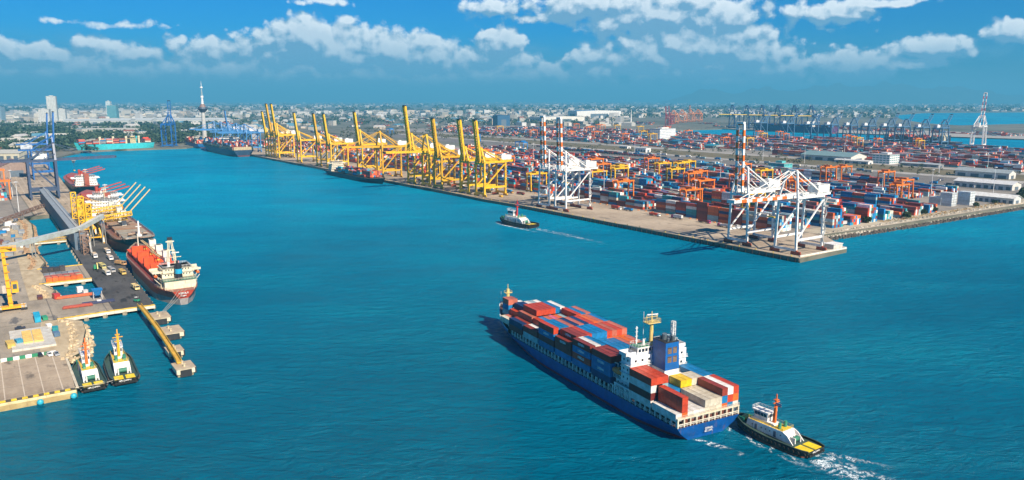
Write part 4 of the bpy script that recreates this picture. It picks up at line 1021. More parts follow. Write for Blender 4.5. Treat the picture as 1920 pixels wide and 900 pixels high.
def tug(xy, rz, L, label, mast=(.80,.16,.02), hull=(.012,.014,.014), deckc=(.05,.09,.07), wht=WHT, lower=(.75,.5,.02), boot=(.20,.07,.04), group='harbour tugs', letter=2, z=0, flag=True, beam=.34):
    """harbour tug, bow along +x, origin at the stern"""
    e = empty('tugboat', xy, z, rz, label, 'tugboat', group); B = L*beam; k = L/30
    b, edge = hull_mb(L, B, 2.3*k, wl_len=.97, boot=.45*k, col=hull, bootc=boot, bow_h=1.5*k, tw=.80, tww=.7, n=20, par=.62, sheer0=.5)
    h = b.build('hull', 'paint', e)
    if letter:
        for i in range(letter):
            g1 = MB(); glyphs(g1, (-.03, 1.9*k, (1.55-i*.65)*k), (0,-1,0), (0,0,1), (-1,0,0), 8, .42*k, .45*k, WHT, 3+i); g1.build('lettering', 'paint', h)
    d = deck_mb(edge, .5*k, deckc).build('deck', 'paint', e)
    y_ = MB(); y_.box(.7*k, 5.2*k, -.36*B, -.04*B, 1.82*k, 1.95*k, (.85,.62,.01)); y_.box(.7*k, 5.2*k, .04*B, .36*B, 1.82*k, 1.95*k, (.85,.62,.01)); y_.build('yellow_deck_panel', 'paint', d)
    bw = MB(); fd = MB()
    for a, c in zip(edge, edge[1:]):
        for sg in (1,-1):
            bw.bar((a[0],a[1]*sg,a[2]-.05),(c[0],c[1]*sg,c[2]-.05), .3*k, .55*k, tuple(x*1.2 for x in hull))
            bw.bar((a[0],a[1]*sg*.98,a[2]+.24*k),(c[0],c[1]*sg*.98,c[2]+.24*k), .34*k, .08*k, (.05,.09,.07))
    bw.build('bulwark', 'paint', e)
    for i, (a, c) in enumerate(zip(edge, edge[1:])):
        for sg in (1,-1):
            m = ((a[0]+c[0])/2, (a[1]+c[1])/2*sg, (a[2]+c[2])/2-.9*k); fd.tube((m[0],m[1]-.02*sg,m[2]),(m[0],m[1]+.45*k*sg,m[2]), .52*k, (.015,.015,.015), 10)
    for i in range(7): fd.tube((-.4*k,(-.33+i*.11)*B,1.1*k),(.1,(-.33+i*.11)*B,1.1*k), .5*k, (.02,.018,.015), 10)
    fd.build('tyre_fender', 'paint', e)
    # deckhouse
    s = MB(); w = .285*B
    s.hexa([(8.5*k,-w,1.9*k),(24*k,-w*.86,2.4*k),(24*k,w*.86,2.4*k),(8.5*k,w,1.9*k),(10*k,-w*.97,4.9*k),(23.5*k,-w*.82,4.9*k),(23.5*k,w*.82,4.9*k),(10*k,w*.97,4.9*k)], wht)
    s.hexa([(6.2*k,-w,1.9*k),(8.5*k,-w,1.9*k),(8.5*k,-w*.9,1.9*k),(6.2*k,-w*.9,1.9*k),(8.4*k,-w,4.2*k),(10*k,-w,4.9*k),(10*k,-w*.9,4.9*k),(8.4*k,-w*.9,4.2*k)], wht)
    s.hexa([(6.2*k,w*.9,1.9*k),(8.5*k,w*.9,1.9*k),(8.5*k,w,1.9*k),(6.2*k,w,1.9*k),(8.4*k,w*.9,4.2*k),(10*k,w*.9,4.9*k),(10*k,w,4.9*k),(8.4*k,w,4.2*k)], wht)
    s.box(14.5*k, 22.5*k, -w*.55, w*.55, 4.9*k, 5.6*k, wht)
    hs = s.build('deckhouse', 'paint', e)
    t_ = MB(); t_.box(10.4*k,14.3*k,-w*.86,w*.86,4.9*k,4.96*k,lower); t_.box(14.3*k,23*k,-w*.8,-w*.58,4.9*k,4.96*k,lower); t_.box(14.3*k,23*k,w*.58,w*.8,4.9*k,4.96*k,lower); t_.build('yellow_walkway', 'paint', hs)
    dr = MB()
    for sg in (1,-1):
        for x in (12.5, 19.5): dr.box(x*k,(x+.9)*k,min(sg*w*.93,sg*w*1.0),max(sg*w*.93,sg*w*1.0),2.3*k,4.2*k,(.12,.15,.2))
        for x in (10.8,14.8,16.4,18,21.5): dr.tube((x*k,sg*w*.9,3.6*k),(x*k,sg*w*(1.0-.006*(x-8)),3.6*k), .22*k, (.03,.05,.07), 8)
    dr.build('door_and_porthole_row', 'paint', hs)
    wh = MB(); wh.hexa([(16.8*k,-w*.5,5.6*k),(21.8*k,-w*.42,5.6*k),(21.8*k,w*.42,5.6*k),(16.8*k,w*.5,5.6*k),(16.6*k,-w*.55,8.3*k),(22.3*k,-w*.46,8.3*k),(22.3*k,w*.46,8.3*k),(16.6*k,w*.55,8.3*k)], wht); wh.box(16.3*k,22.6*k,-w*.6,w*.6,8.3*k,8.5*k,wht)
    wo = wh.build('wheelhouse', 'paint', e)
    gl = MB(); windows(gl, 16.66*k, -w*.48, w*.48, 6.9*k, 7.9*k, 4, 'x', .25, proud=-.06*k); windows(gl, 22.12*k, -w*.42, w*.42, 6.9*k, 7.9*k, 5, 'x', .2, proud=.1*k)
    for sg in (1,-1): windows(gl, sg*w*.5, 17.0*k, 21.8*k, 6.9*k, 7.9*k, 4, 'y', .25, proud=sg*.06*B*.3)
    split_build(gl, 'window', 'glass', wo)
    rr = MB(); rr.rail([(16.4*k,-w*.58,8.5*k),(22.5*k,-w*.58,8.5*k),(22.5*k,w*.58,8.5*k),(16.4*k,w*.58,8.5*k)], 1*k, 1.1*k, .07*k, WHT); rr.rail([(10.2*k,w*.95,4.9*k),(10.2*k,-w*.95,4.9*k),(23.3*k,-w*.8,4.9*k),(23.3*k,w*.8,4.9*k),(10.2*k,w*.95,4.9*k)], .95*k, 1.2*k, .06*k, (.8,.6,.1)); rr.build('railing', 'paint', e)
    m = MB(); m.bar((15.3*k,0,4.9*k),(14.9*k,0,13.2*k), 1.0*k, .9*k, mast, .6*k, .6*k); m.bar((14.9*k,0,13.2*k),(14.9*k,0,15.2*k), .3*k, None, mast); m.bar((14.9*k,-1.6*k,12.4*k),(14.9*k,1.6*k,12.4*k), .25*k, None, mast); m.bar((14.9*k,-1.1*k,11*k),(14.9*k,1.1*k,11*k), .22*k, None, mast); m.box(14.4*k,15.5*k,-.7*k,.7*k,13.2*k,13.4*k,mast); m.bar((15*k,-.9*k,9.6*k),(17*k,-.9*k,9.2*k),.15*k,None,WHT); m.build('mast', 'paint', e)
    if flag:
        f = MB(); f.box(12.6*k,14.6*k,.68*k,.72*k,11.6*k,11.9*k,(.5,.03,.04)); f.box(12.6*k,14.6*k,.68*k,.72*k,11.9*k,12.15*k,WHT); f.box(12.6*k,14.6*k,.68*k,.72*k,12.15*k,12.5*k,(.03,.05,.3)); f.box(12.6*k,14.6*k,.68*k,.72*k,12.5*k,12.75*k,WHT); f.build('flag', 'paint', e)
    f = MB(); f.tube((12.3*k,-w*.5,4.9*k),(12.1*k,-w*.5,6.9*k), .6*k, (.04,.25,.16), 10, .5*k); f.tube((12.3*k,w*.5,4.9*k),(12.1*k,w*.5,6.9*k), .6*k, (.04,.25,.16), 10, .5*k); f.build('funnel', 'paint', e)
    wn = MB(); wn.tube((7.4*k,-1.2*k,3*k),(7.4*k,1.2*k,3*k), .8*k, (.04,.2,.13), 12); wn.box(6.4*k,8.3*k,-1.6*k,-1.2*k,1.9*k,3.7*k,(.7,.7,.66)); wn.box(6.4*k,8.3*k,1.2*k,1.6*k,1.9*k,3.7*k,(.7,.7,.66)); wn.tube((26.3*k,-1.6*k,3.6*k),(26.3*k,1.6*k,3.6*k), .85*k, (.55,.5,.1), 12); wn.box(25.2*k,27.2*k,-2.2*k,-1.6*k,2.3*k,4.2*k,(.04,.3,.18)); wn.box(25.2*k,27.2*k,1.6*k,2.2*k,2.3*k,4.2*k,(.04,.3,.18)); wn.build('winch', 'paint', e)
    return e
ta = at(1530,856,0); tb = at(1387,797,0); TA = math.atan2(tb[1]-ta[1], tb[0]-ta[0])
tug(ta, TA, 31, 'black and white tug pushing at the stern of the blue container ship', group='harbour tugs')
foam('stern_wash', [(ta[0]+3,ta[1]+2), (ta[0]+2,ta[1]-6), (ta[0]+10,ta[1]-15), (ta[0]+17,ta[1]-21),(ta[0]+26,ta[1]-28)], [5,6.5,6,5,3], 'white churned water behind the stern of the pushing tug', .55)
c_, s_ = math.cos(TA), math.sin(TA); sd = (-s_, c_)
def tp(x, y): return (ta[0]+c_*x-s_*y, ta[1]+s_*x+c_*y)
foam('side_wash', [tp(30,5.2), tp(20,6.6), tp(8,7.6), tp(-8,9)], [1.6,2.2,2.0,2.5], 'white wash running along the near side of the pushing tug', .52)
foam('far_wash', [tp(-1,-5), tp(-10,-8), tp(-19,-12)], [1.6,2,2], 'thin line of foam spreading right of the pushing tug', .45)
foam('propeller_wash', [shipw(1,5), shipw(-8,2), shipw(-18,-1)], [1.5,2,1.4], 'short streak of foam below the stern of the blue ship', .6)
tc_ = at(1001,428,0); tb = at(937,416,0); TC = math.atan2(tb[1]-tc_[1], tb[0]-tc_[0])
tug(tc_, TC, math.hypot(tc_[0]-tb[0], tc_[1]-tb[1])-2, 'small black and white tug with a red mast crossing the middle of the basin', mast=(.62,.03,.02), lower=WHT, letter=0)
def tq(x, y): return (tc_[0]+math.cos(TC)*x-math.sin(TC)*y, tc_[1]+math.sin(TC)*x+math.cos(TC)*y)
foam('wake', [tq(2,0), tq(-20,1), tq(-40,2), tq(-65,4), tq(-95,6)], [4,5,5,4,3], 'long thin wake trailing behind the small tug in the basin', .36)
foam('bow_wave', [tq(46,5), tq(30,9), tq(8,10), tq(-20,12)], [1.4,2,2.6,2], 'white bow wave along the near side of the small tug', .9)
tL = Lf(-112.5,-41.6); tM = Lf(-111.5,-30.6)
tug(tL, QA+R(1), 34, 'moored tug with an orange mast lying against the stone quay', z=0, boot=(.25,.10,.05), letter=1, beam=.285)
tug(tM, QA-R(2), 36, 'moored tug with a yellow and orange mast, outer of the two', mast=(.85,.42,.02), letter=2, beam=.285)
def rope(p, q, label, n=1):
    b = MB(); p = Vector(p); q = Vector(q); m = (p+q)/2; m.z -= .6
    b.tube(p, m, .09, (.6,.57,.45), 6); b.tube(m, q, .09, (.6,.57,.45), 6); return tag(b.build('mooring_rope', 'rope'), label, 'rope')
rope((*Lf(-112,-48.5), QZ+.2), (*Lf(-111,-38), 3.0), 'mooring rope from the stone quay corner to the inner moored tug')
rope((*Lf(-112,-46), 3.0), (*Lf(-111,-33), 3.0), 'rope tied between the two moored tugs at their sterns')

# ------------------------------------------------------------------ bulk carriers on the left pier
def deck_crane(e, x, y, z, h, col, boom, az, elv, two=True):
    c = MB(); c.hexa([(x-1.9,y-1.6,z),(x+1.9,y-1.6,z),(x+1.9,y+1.6,z),(x-1.9,y+1.6,z),(x-1.5,y-1.3,z+h),(x+1.5,y-1.3,z+h),(x+1.5,y+1.3,z+h),(x-1.5,y+1.3,z+h)], col)
    c.box(x-2.1,x+2.1,y-1.9,y+1.9,z+h*.72,z+h,col); o = c.build('deck_crane', 'paint', e)
    b = MB(); d = Vector((math.cos(az)*math.cos(elv), math.sin(az)*math.cos(elv), math.sin(elv))); s = Vector((-math.sin(az), math.cos(az), 0)); p = Vector((x,y,z+h*.55))
    for k in (-.9,.9): b.bar(p+d*2+s*k, p+d*boom+s*k*.5, .45, .7, (.66,.50,.24))
    for i in range(7): b.bar(p+d*(boom*(i+.7)/7.4)-s*.8, p+d*(boom*(i+.7)/7.4)+s*.8, .3, None, (.66,.50,.24))
    b.bar((x,y,z+h), p+d*boom, .1, None, DK); b.build('jib', 'paint', o)
def accommodation(e, x0, x1, hw, z0, tiers, col, wingw, front=1, th=2.7, mast=True, bands=True):
    a = MB(); z = z0
    for i in range(tiers):
        k = i*.55; a.box(x0+k*(.4), x1-k*.3, -hw+k, hw-k, z, z+th, col)
        a.box(x0+k*.4-.6, x1-k*.3+.6, -hw+k-.6, hw-k+.6, z+th-.12, z+th, tuple(c*.9 for c in col)); z += th
    o = a.build('superstructure', 'paint', e)
    g_ = MB()
    for i in range(tiers):
        k = i*.55; zz = z0+i*th+1.2
        windows(g_, x0+k*.4-.01, -hw+k+1, hw-k-1, zz, zz+.75, 9, 'x', .62, proud=-.06); windows(g_, x1-k*.3+.01, -hw+k+1, hw-k-1, zz, zz+.75, 9, 'x', .62 if i < tiers-1 else .15, proud=.06)
        for sg in (1,-1): windows(g_, sg*(hw-k+.01), x0+1.5, x1-1.5, zz, zz+.75, 4, 'y', .65, proud=.06*sg)
    split_build(g_, 'window', 'glass', o)
    w = MB(); w.box(x0+2,x1-1,-wingw,wingw,z-th,z-th+.2,col); w.box(x1-1.2,x1-1,-wingw,wingw,z-th+.2,z-th+1.3,col); w.box(x0+2,x0+2.2,-wingw,wingw,z-th+.2,z-th+1.2,col)
    for sg in (1,-1): w.bar(((x0+x1)/2+1,sg*(hw-2),z-th-2.6),((x0+x1)/2+1,sg*(wingw-1),z-th), .4, 1.4, col)
    w.build('bridge_wing', 'paint', o)
    r_ = MB(); r_.rail([(x0+1,-hw+2,z),(x1-1,-hw+2,z),(x1-1,hw-2,z),(x0+1,hw-2,z),(x0+1,-hw+2,z)], 1.1, 1.8, .1)
    r_.tube((x0+3,0,z),(x0+3,0,z+9), .45, (.75,.65,.42) if mast else WHT, 8, .2); r_.bar((x0+3,-3,z+5.5),(x0+3,3,z+5.5), .3, None, (.75,.65,.42)); r_.bar((x0+3,-2,z+8),(x0+3,2,z+8), .3, .5, WHT); r_.tube((x0+5,3.5,z),(x0+5,3.5,z+2.6), .8, WHT, 10)
    r_.build('radar_mast', 'paint', o)
    return o, z
# orange ship
def orange_bulker():
    e = empty('bulk_carrier', Lf(3,15.5), 0, QA, 'orange bulk carrier with cream cranes moored nearest on the left pier', 'ship', 'bulk carriers along the left pier')
    OH = (.50,.060,.025)
    b, edge = hull_mb(148, 22, 8.0, boot=3.6, col=OH, bootc=(.30,.27,.25), bow_h=3.2, tw=.50, tww=.18, par=.74, sheer0=.86)
    h = b.build('hull', 'paint', e); g1 = MB(); glyphs(g1, (-.05,2.6,6.3), (0,-1,0), (0,0,1), (-1,0,0), 7, .9, .72, WHT, 4); g1.build('lettering', 'paint', h); g1 = MB(); glyphs(g1, (-.02,1.6,4.9), (0,-1,0), (0,0,1), (-1,0,0), 5, .6, .6, WHT, 6); g1.build('lettering', 'paint', h)
    deck_mb(edge, .1, (.22,.045,.03)).build('deck', 'paint', e)
    for sg in (1,-1):
        rl = MB(); rl.rail([(a[0],a[1]*sg*.985,a[2]) for a in edge[::2]], 1.1, 2, .12, (.75,.6,.4)); rl.build('railing', 'paint', e)
    for i in range(5):
        x = 31+i*21.5; c = MB(); c.box(x,x+15.5,-7.6,7.6,7.9,10.2,(.45,.05,.02)); c.box(x-.3,x+15.8,-7.9,7.9,10.2,10.6,(.75,.10,.025)); 
        for k in range(5): c.box(x+k*3.1,x+k*3.1+.25,-8.4,8.4,10.6,10.85,(.5,.06,.02))
        hcv = c.build('hatch_cover', 'paint', e)
        if i < 4:   # folded hatch lids standing upright
            d = MB(); d.box(x+16.2,x+17.3,-7.8,7.8,9.6,15.6,(.78,.09,.02)); d.box(x+18,x+19,-7.8,7.8,9.6,14.9,(.72,.085,.02))
            d.box(x+16.15,x+16.2,-1,1.0,13,13.8,(.7,.45,.05)); d.build('folded_hatch_lid', 'paint', hcv)
    o, z = accommodation(e, 12, 25, 9.2, 7.9, 4, (.74,.66,.48), 12.6)
    f = MB(); f.tube((9.5,0,7.9),(9.5,0,21.5), 2.0, (.02,.02,.025), 14, 1.7); f.tube((9.5,0,16.0),(9.5,0,18.6), 2.0, (.02,.35,.55), 14, 1.93); f.tube((9.2,.5,21.5),(9.2,.5,23.2), .6, DK, 8); f.build('funnel', 'paint', e)
    p = MB(); p.box(7,12,-8,8,7.9,12.6,(.74,.66,.48)); p.box(6.4,12,-8.6,8.6,12.6,12.75,(.05,.2,.12)); p.rail([(12,-8.5,12.75),(6.5,-8.5,12.75),(6.5,8.5,12.75),(12,8.5,12.75)],1.1,1.5,.1,CRM); p.build('aft_house', 'paint', e)
    for sg in (1,-1):
        l = MB()
        for a_, r0, c_, r1 in ((-3,.3,-2.3,.9),(-2.3,.9,2.3,.9),(2.3,.9,3,.3)): l.tube((16+a_,sg*11,14.5),(16+c_,sg*11,14.5), r0, (.8,.16,.03), 10, r1)
        l.build('lifeboat', 'paint', e); dv = MB()
        for x in (13.8,18.2): dv.bar((x,sg*9.6,10.6),(x,sg*11.8,13.2),.3,None,CRM); dv.bar((x,sg*9.6,13),(x,sg*11.4,16.4),.3,None,CRM)
        dv.build('davit', 'paint', e)
    fr = MB(); fr.lattice((27.5,2.8,10),(27.5,.6,32), .7, .7, 4, .28, (.72,.66,.48), False); fr.lattice((27.5,-2.8,10),(27.5,-.6,32), .7, .7, 4, .28, (.72,.66,.48), False)
    for zz in (18,26,31): fr.bar((27.5,-2.2,zz),(27.5,2.2,zz), .5, .6, (.72,.66,.48))
    fr.box(26.7,28.3,-1.2,1.2,32,33.4,DK); fr.build('jib_tower', 'paint', e)
    for i, x in enumerate((49.5, 71, 92.5)): deck_crane(e, x, -1.5, 8, 14.5, (.74,.72,.62), 24, R(6 if i else 10), R(6))
    fm = MB(); fm.tube((137,0,10.5),(137,0,20), .5, CRM, 8, .3); fm.box(134,139,-3,3,10.4,11.4,(.4,.12,.06)); fm.build('foremast', 'paint', e)
    return e
orange_bulker()
def grey_bulker():
    e = empty('bulk_carrier', Lf(346,20.5), 0, QA+math.pi+R(0), 'dark bulk carrier with rust red lower hull and raised cream jibs beyond the orange ship', 'ship', 'bulk carriers along the left pier')
    b, edge = hull_mb(190, 28, 10.5, boot=6.2, col=(.025,.02,.022), bootc=(.36,.12,.085), bow_h=3.6, tw=.7, tww=.4, par=.80, sheer0=.88)
    h = b.build('hull', 'paint', e)
    g1 = MB(); glyphs(g1, (173.5,-8.9,11.2), (.60,.8,0), (0,0,1), (.8,-.6,0), 7, 1.0, .9, WHT, 12); g1.build('lettering', 'paint', h)
    deck_mb(edge, .1, (.23,.10,.06)).build('deck', 'paint', e)
    for sg in (1,-1):
        rl = MB(); rl.rail([(a[0],a[1]*sg*.985,a[2]) for a in edge[::2]], 1.1, 2.5, .14, (.6,.5,.38)); rl.build('railing', 'paint', e)
    for i in range(7):
        x = 34+i*21; c = MB(); c.box(x,x+14.5,-9.2,9.2,10.4,12.6,(.28,.20,.15)); c.box(x-.3,x+14.8,-9.6,9.6,12.6,13.1,(.30,.30,.26) if i > 4 else (.34,.19,.11)); 
        for k in range(4): c.box(x+k*3.6,x+k*3.6+.3,-9.3,9.3,13.1,13.4,(.25,.2,.15))
        c.build('hatch_cover', 'paint', e)
    accommodation(e, 8, 22, 12.5, 10.4, 5, (.80,.80,.76), 15.4)
    f = MB(); f.box(3,7.4,-2.4,2.4,10.4,23,(.55,.2,.06)); f.box(3.2,7.2,-2.2,2.2,23,24,DK); f.build('funnel', 'paint', e)
    for i, x in enumerate((51,72,93,114)): deck_crane(e, x, 0, 10.5, 14.5, (.74,.72,.62), 30, R(84), R(47))
    fm = MB(); fm.tube((180,0,14),(180,0,25), .9, WHT, 8, .5); fm.bar((180,-2,21),(180,2,21),.4,None,WHT); fm.box(178.5,181.5,-1.5,1.5,14,15.4,WHT); fm.build('foremast', 'paint', e)
    w = MB()
    for y in (-5,5): w.tube((174,y-1.4,15),(174,y+1.4,15), 1.1, (.25,.16,.1), 10)
    w.box(167,171,-3,3,13.9,15.6,(.3,.2,.14)); w.build('windlass', 'paint', e)
    return e
grey_bulker()
def white_ship(s, t, L, label, z0=9, hc=(.03,.03,.04), boom=True, tiers=5):
    e = empty('cargo_ship', Lf(s,t), 0, QA, label, 'ship', 'ships moored along the left quay')
    b, edge = hull_mb(L, 29, z0, boot=2.5, col=hc, bootc=(.3,.07,.04), bow_h=3, tw=.8, tww=.4)
    b.build('hull', 'paint', e); deck_mb(edge, .1, (.35,.10,.06)).build('deck', 'paint', e)
    accommodation(e, 16, 30, 12, z0, tiers, (.82,.82,.80), 15)
    f = MB(); f.box(8,13,-2.5,2.5,z0,z0+15,(.35,.08,.04)); f.build('funnel', 'paint', e)
    if boom:
        c = MB()
        for x in (36,60,84): c.tube((x,0,z0),(x,0,z0+14), 1.6, (.45,.06,.03), 10); c.bar((x,0,z0+11),(x+4,-24,z0+17), .9, 1.1, (.45,.06,.03))
        c.build('deck_crane', 'paint', e)
    k = MB()
    for i in range(6): k.box(40+i*18,52+i*18,-10,10,z0,z0+2.4,(.42,.07,.03))
    k.build('hatch_cover', 'paint', e)
    o = MB(); o.tube((20,12.5,z0+7),(26,12.5,z0+7), 1.1, (.8,.2,.04), 10); o.build('lifeboat', 'paint', e)
    return e
white_ship(368, 28, 170, 'ship with a broad white bridge block moored under the big dark blue crane')
white_ship(600, 36, 180, 'ship with white bridge and red booms moored behind the big dark blue crane', tiers=4)

# ------------------------------------------------------------------ other merchant ships
def box_ship(xy, rz, L, B, label, hullc, bootc, dz, bridge_at, tiers, pal, bcol=WHT, group=None, letter=False, hmin=2, cranes=0, deckz=None, smin=.04, smax=.9, seed=1, lash=None, bridge_h=6, cat='ship'):
    e = empty('container_ship', xy, 0, rz, label, cat, group); r = random.Random(seed)
    b, edge = hull_mb(L, B, dz, boot=dz*.22, col=hullc, bootc=bootc, bow_h=dz*.35, tw=.95, tww=.6, par=.72, sheer0=.86)
    b.build('hull', 'paint', e); deck_mb(edge, .1, (.25,.20,.15)).build('deck', 'paint', e)
    bx = bridge_at*L; accommodation(e, bx, bx+12, B*.42, dz, bridge_h, bcol, B*.5, mast=False)
    f = MB(); f.box(bx-8,bx-3,-3,3,dz,dz+bridge_h*2.7-1,hullc); f.build('funnel', 'paint', e)
    c = MB(); x = L*smin+1; nr = int(B*.94/2.5)
    sp = False
    while x < L*smax:
        if x > bx+14 and not sp:
            sp = True
            if len(c.f): c.build('container_stack', 'box', e)
            c = MB()
        if not (bx-22 < x < bx+14):
            tt = x/L; n = nr if tt < .74 else int(nr*max(.3, 1-(tt-.74)*2.6)); h0 = hmin+int(r.random()*(tiers-hmin+.99))
            for j in range(n):
                h = max(1, min(tiers, h0+r.choice((0,0,-1,1)))); y = (j-n/2)*2.5
                for k in range(h): c.box(x, x+12.1, y, y+2.42, dz+1.2+k*CH, dz+1.2+k*CH+CH-.05, tint(r.choice(pal)), 'b')
        x += 13.4
    if len(c.f): c.build('container_stack', 'box', e)
    if lash:
        l = MB(); l.box(0,.6,-B*.47,B*.47,dz+.2,dz+6,lash); 
        for j in range(12): y = -B*.46+j*B*.92/11; l.box(-.1,.2,y-.3,y+.3,dz,dz+6.4,tuple(k*1.2 for k in lash))
        for sg in (1,-1): l.rail([(4,sg*B*.49,dz),(L*.7,sg*B*.49,dz)],4,9,.6,lash)
        l.build('lashing_bridge', 'paint', e)
    for i in range(cranes):
        x = L*(.2+.5*i/max(1,cranes-1)); deck_crane(e, x, B*.36, dz, 16, (.7,.62,.4), 26, 0, R(4))
    return e
p = F(1245, -26); 
box_ship(F(1235,-24), QA, 300, 40, 'large dark blue container ship moored beyond the furthest yellow cranes', (.02,.05,.10), (.12,.03,.03), 13, .30, 6, [MAR,BRN,BRN,SAL,CRM,BLU,MAR], group='dark ships at the head of the quay', lash=(.48,.38,.22), bridge_h=8, seed=4)
box_ship(F(1560,-22), QA, 160, 30, 'blue container ship moored beyond the large dark one', (.01,.13,.33), (.1,.03,.03), 10, .2, 4, [MAR,SAL,RED,CRM], bcol=CRM, group='dark ships at the head of the quay', seed=6)
p0 = at(738,347,0); p1 = at(632,326,0); an = math.atan2(p0[1]-p1[1], p0[0]-p1[0]); LL = math.hypot(p0[0]-p1[0], p0[1]-p1[1])
box_ship(F(800,-17), RI, 185, 25, 'small dark feeder ship unloading under the lowered yellow booms', (.015,.022,.035), (.04,.02,.02), 6.5, .07, 3, [ORG,SAL,SAL,RED,BLU,TEAL,BRN], bcol=CRM, group=None, seed=3, hmin=1, bridge_h=5, smin=.20, smax=.84)
p0 = at(297,278,0); p1 = at(153,284,0); an = math.atan2(p1[1]-p0[1], p1[0]-p0[0]); LL = math.hypot(p0[0]-p1[0], p0[1]-p1[1])
box_ship((p0[0]-6,p0[1]-16), an, LL, 30, 'bright turquoise container ship moored across the head of the basin', (.04,.50,.55), (.04,.45,.50), 15, .24, 4, [MAR,RED,SAL,GRY,BLU,MAR,CRM], bcol=(.70,.60,.34), seed=9, cranes=4)
box_ship(F(1190,1872), QA, 330, 44, 'long purple hulled container ship at the opposite quay behind blue cranes', (.10,.03,.12), (.2,.05,.07), 21, .22, 2, [NAVY,MAR,BLU], bcol=WHT, seed=12, bridge_h=7, hmin=1)
box_ship(F(600,1465), QA, 190, 32, 'dark ship loaded with containers at the near side of the far right basin', (.03,.035,.06), (.2,.04,.03), 11, .16, 5, [SAL,MAR,CRM,RED,ORG], bcol=CRM, seed=15, bridge_h=6)
# ------------------------------------------------------------------ left pier
def box_poly(P0, s0, s1, t0, t1): return [P0(s0,t0), P0(s0,t1), P0(s1,t1), P0(s1,t0)]
def platform(name, poly, z0, z1, label, cat, m='asph', group=None, kerb=None, piles=None, pcol=(.45,.38,.26)):
    e = empty(name, poly[0], 0, 0, label, cat, group); ox, oy = poly[0]
    q = [(p[0]-ox, p[1]-oy) for p in poly]; b = MB(); b.prism(q, z0, z1, (1,1,1), True); b.build('deck_slab', m, e)
    if kerb:
        k = MB()
        for a, c in kerb:
            a = q[a]; c = q[c]; k.bar((a[0],a[1],z1+.2),(c[0],c[1],z1+.2), .7, .4, (.78,.50,.04)); k.bar((a[0],a[1],z1-.9),(c[0],c[1],z1-.9), .5, 1.5, (.72,.68,.55))
            L = math.hypot(c[0]-a[0], c[1]-a[1]); n = int(L/5)
            for i in range(n): u = (i+.3)/n; v = (i+.6)/n; k.bar((a[0]+(c[0]-a[0])*u,a[1]+(c[1]-a[1])*u,z1+.42),(a[0]+(c[0]-a[0])*v,a[1]+(c[1]-a[1])*v,z1+.42), .72, .06, (.25,.18,.05))
        k.build('kerb_beam', 'paint', e)
    if piles:
        pl = MB()
        for (a, c, st) in piles:
            a = q[a]; c = q[c]; L = math.hypot(c[0]-a[0], c[1]-a[1]); n = max(2, int(L/st))
            for i in range(n): u = (i+.5)/n; x, y = a[0]+(c[0]-a[0])*u, a[1]+(c[1]-a[1])*u; pl.box(x-.8,x+.8,y-.8,y+.8,-.7,z0+.2,pcol)
        pl.build('pile_row', 'paint', e)
    return e
platform('pier', [Lf(0,0), Lf(155,4), Lf(322,8), Lf(411,10.5), Lf(411,-17), Lf(137,-19.3), Lf(0,-19.3)], 1.6, QZ+.03, 'long dark asphalt pier beside the orange bulk carrier', 'pier', 'asph', kerb=[(0,6)], piles=[(0,6,7),(0,1,9),(1,2,10),(4,5,12)])
platform('pier', [Lf(0,-19.4), Lf(48,-19.4), Lf(48,-41), Lf(-2,-45)], 1.6, QZ+.035, 'grey concrete deck joining the dark pier to the shore, with yellow kerb', 'pier', 'slab', kerb=[(3,0)], piles=[(3,0,8),(1,2,7)])
platform('pier_bridge', [Lf(89,-19.4), Lf(137,-19.4), Lf(137,-45), Lf(89,-47)], 1.6, QZ+.04, 'wide yellow edged bridge deck stacked with red and green containers', 'bridge', 'slab', kerb=[(3,0),(2,1)], piles=[(3,0,8),(2,1,9)])
platform('pier_bridge', [Lf(249,-17.6), Lf(264,-17.6), Lf(264,-43), Lf(249,-43)], 1.8, QZ+.04, 'narrow bridge with rusty yellow trusses crossing to the grey gallery', 'bridge', 'slab', kerb=[(3,0),(2,1)], piles=[(3,0,9),(2,1,9)])
tr = empty('truss_railing', Lf(249,-43), QZ, QA+math.pi, 'rusty yellow truss side of the narrow bridge', 'railing')
b = MB(); b.lattice((0,.5,1.2),(0,25,1.2), 1.2, 2.2, 9, .22, (.55,.36,.08)); b.build('truss', 'paint', tr)
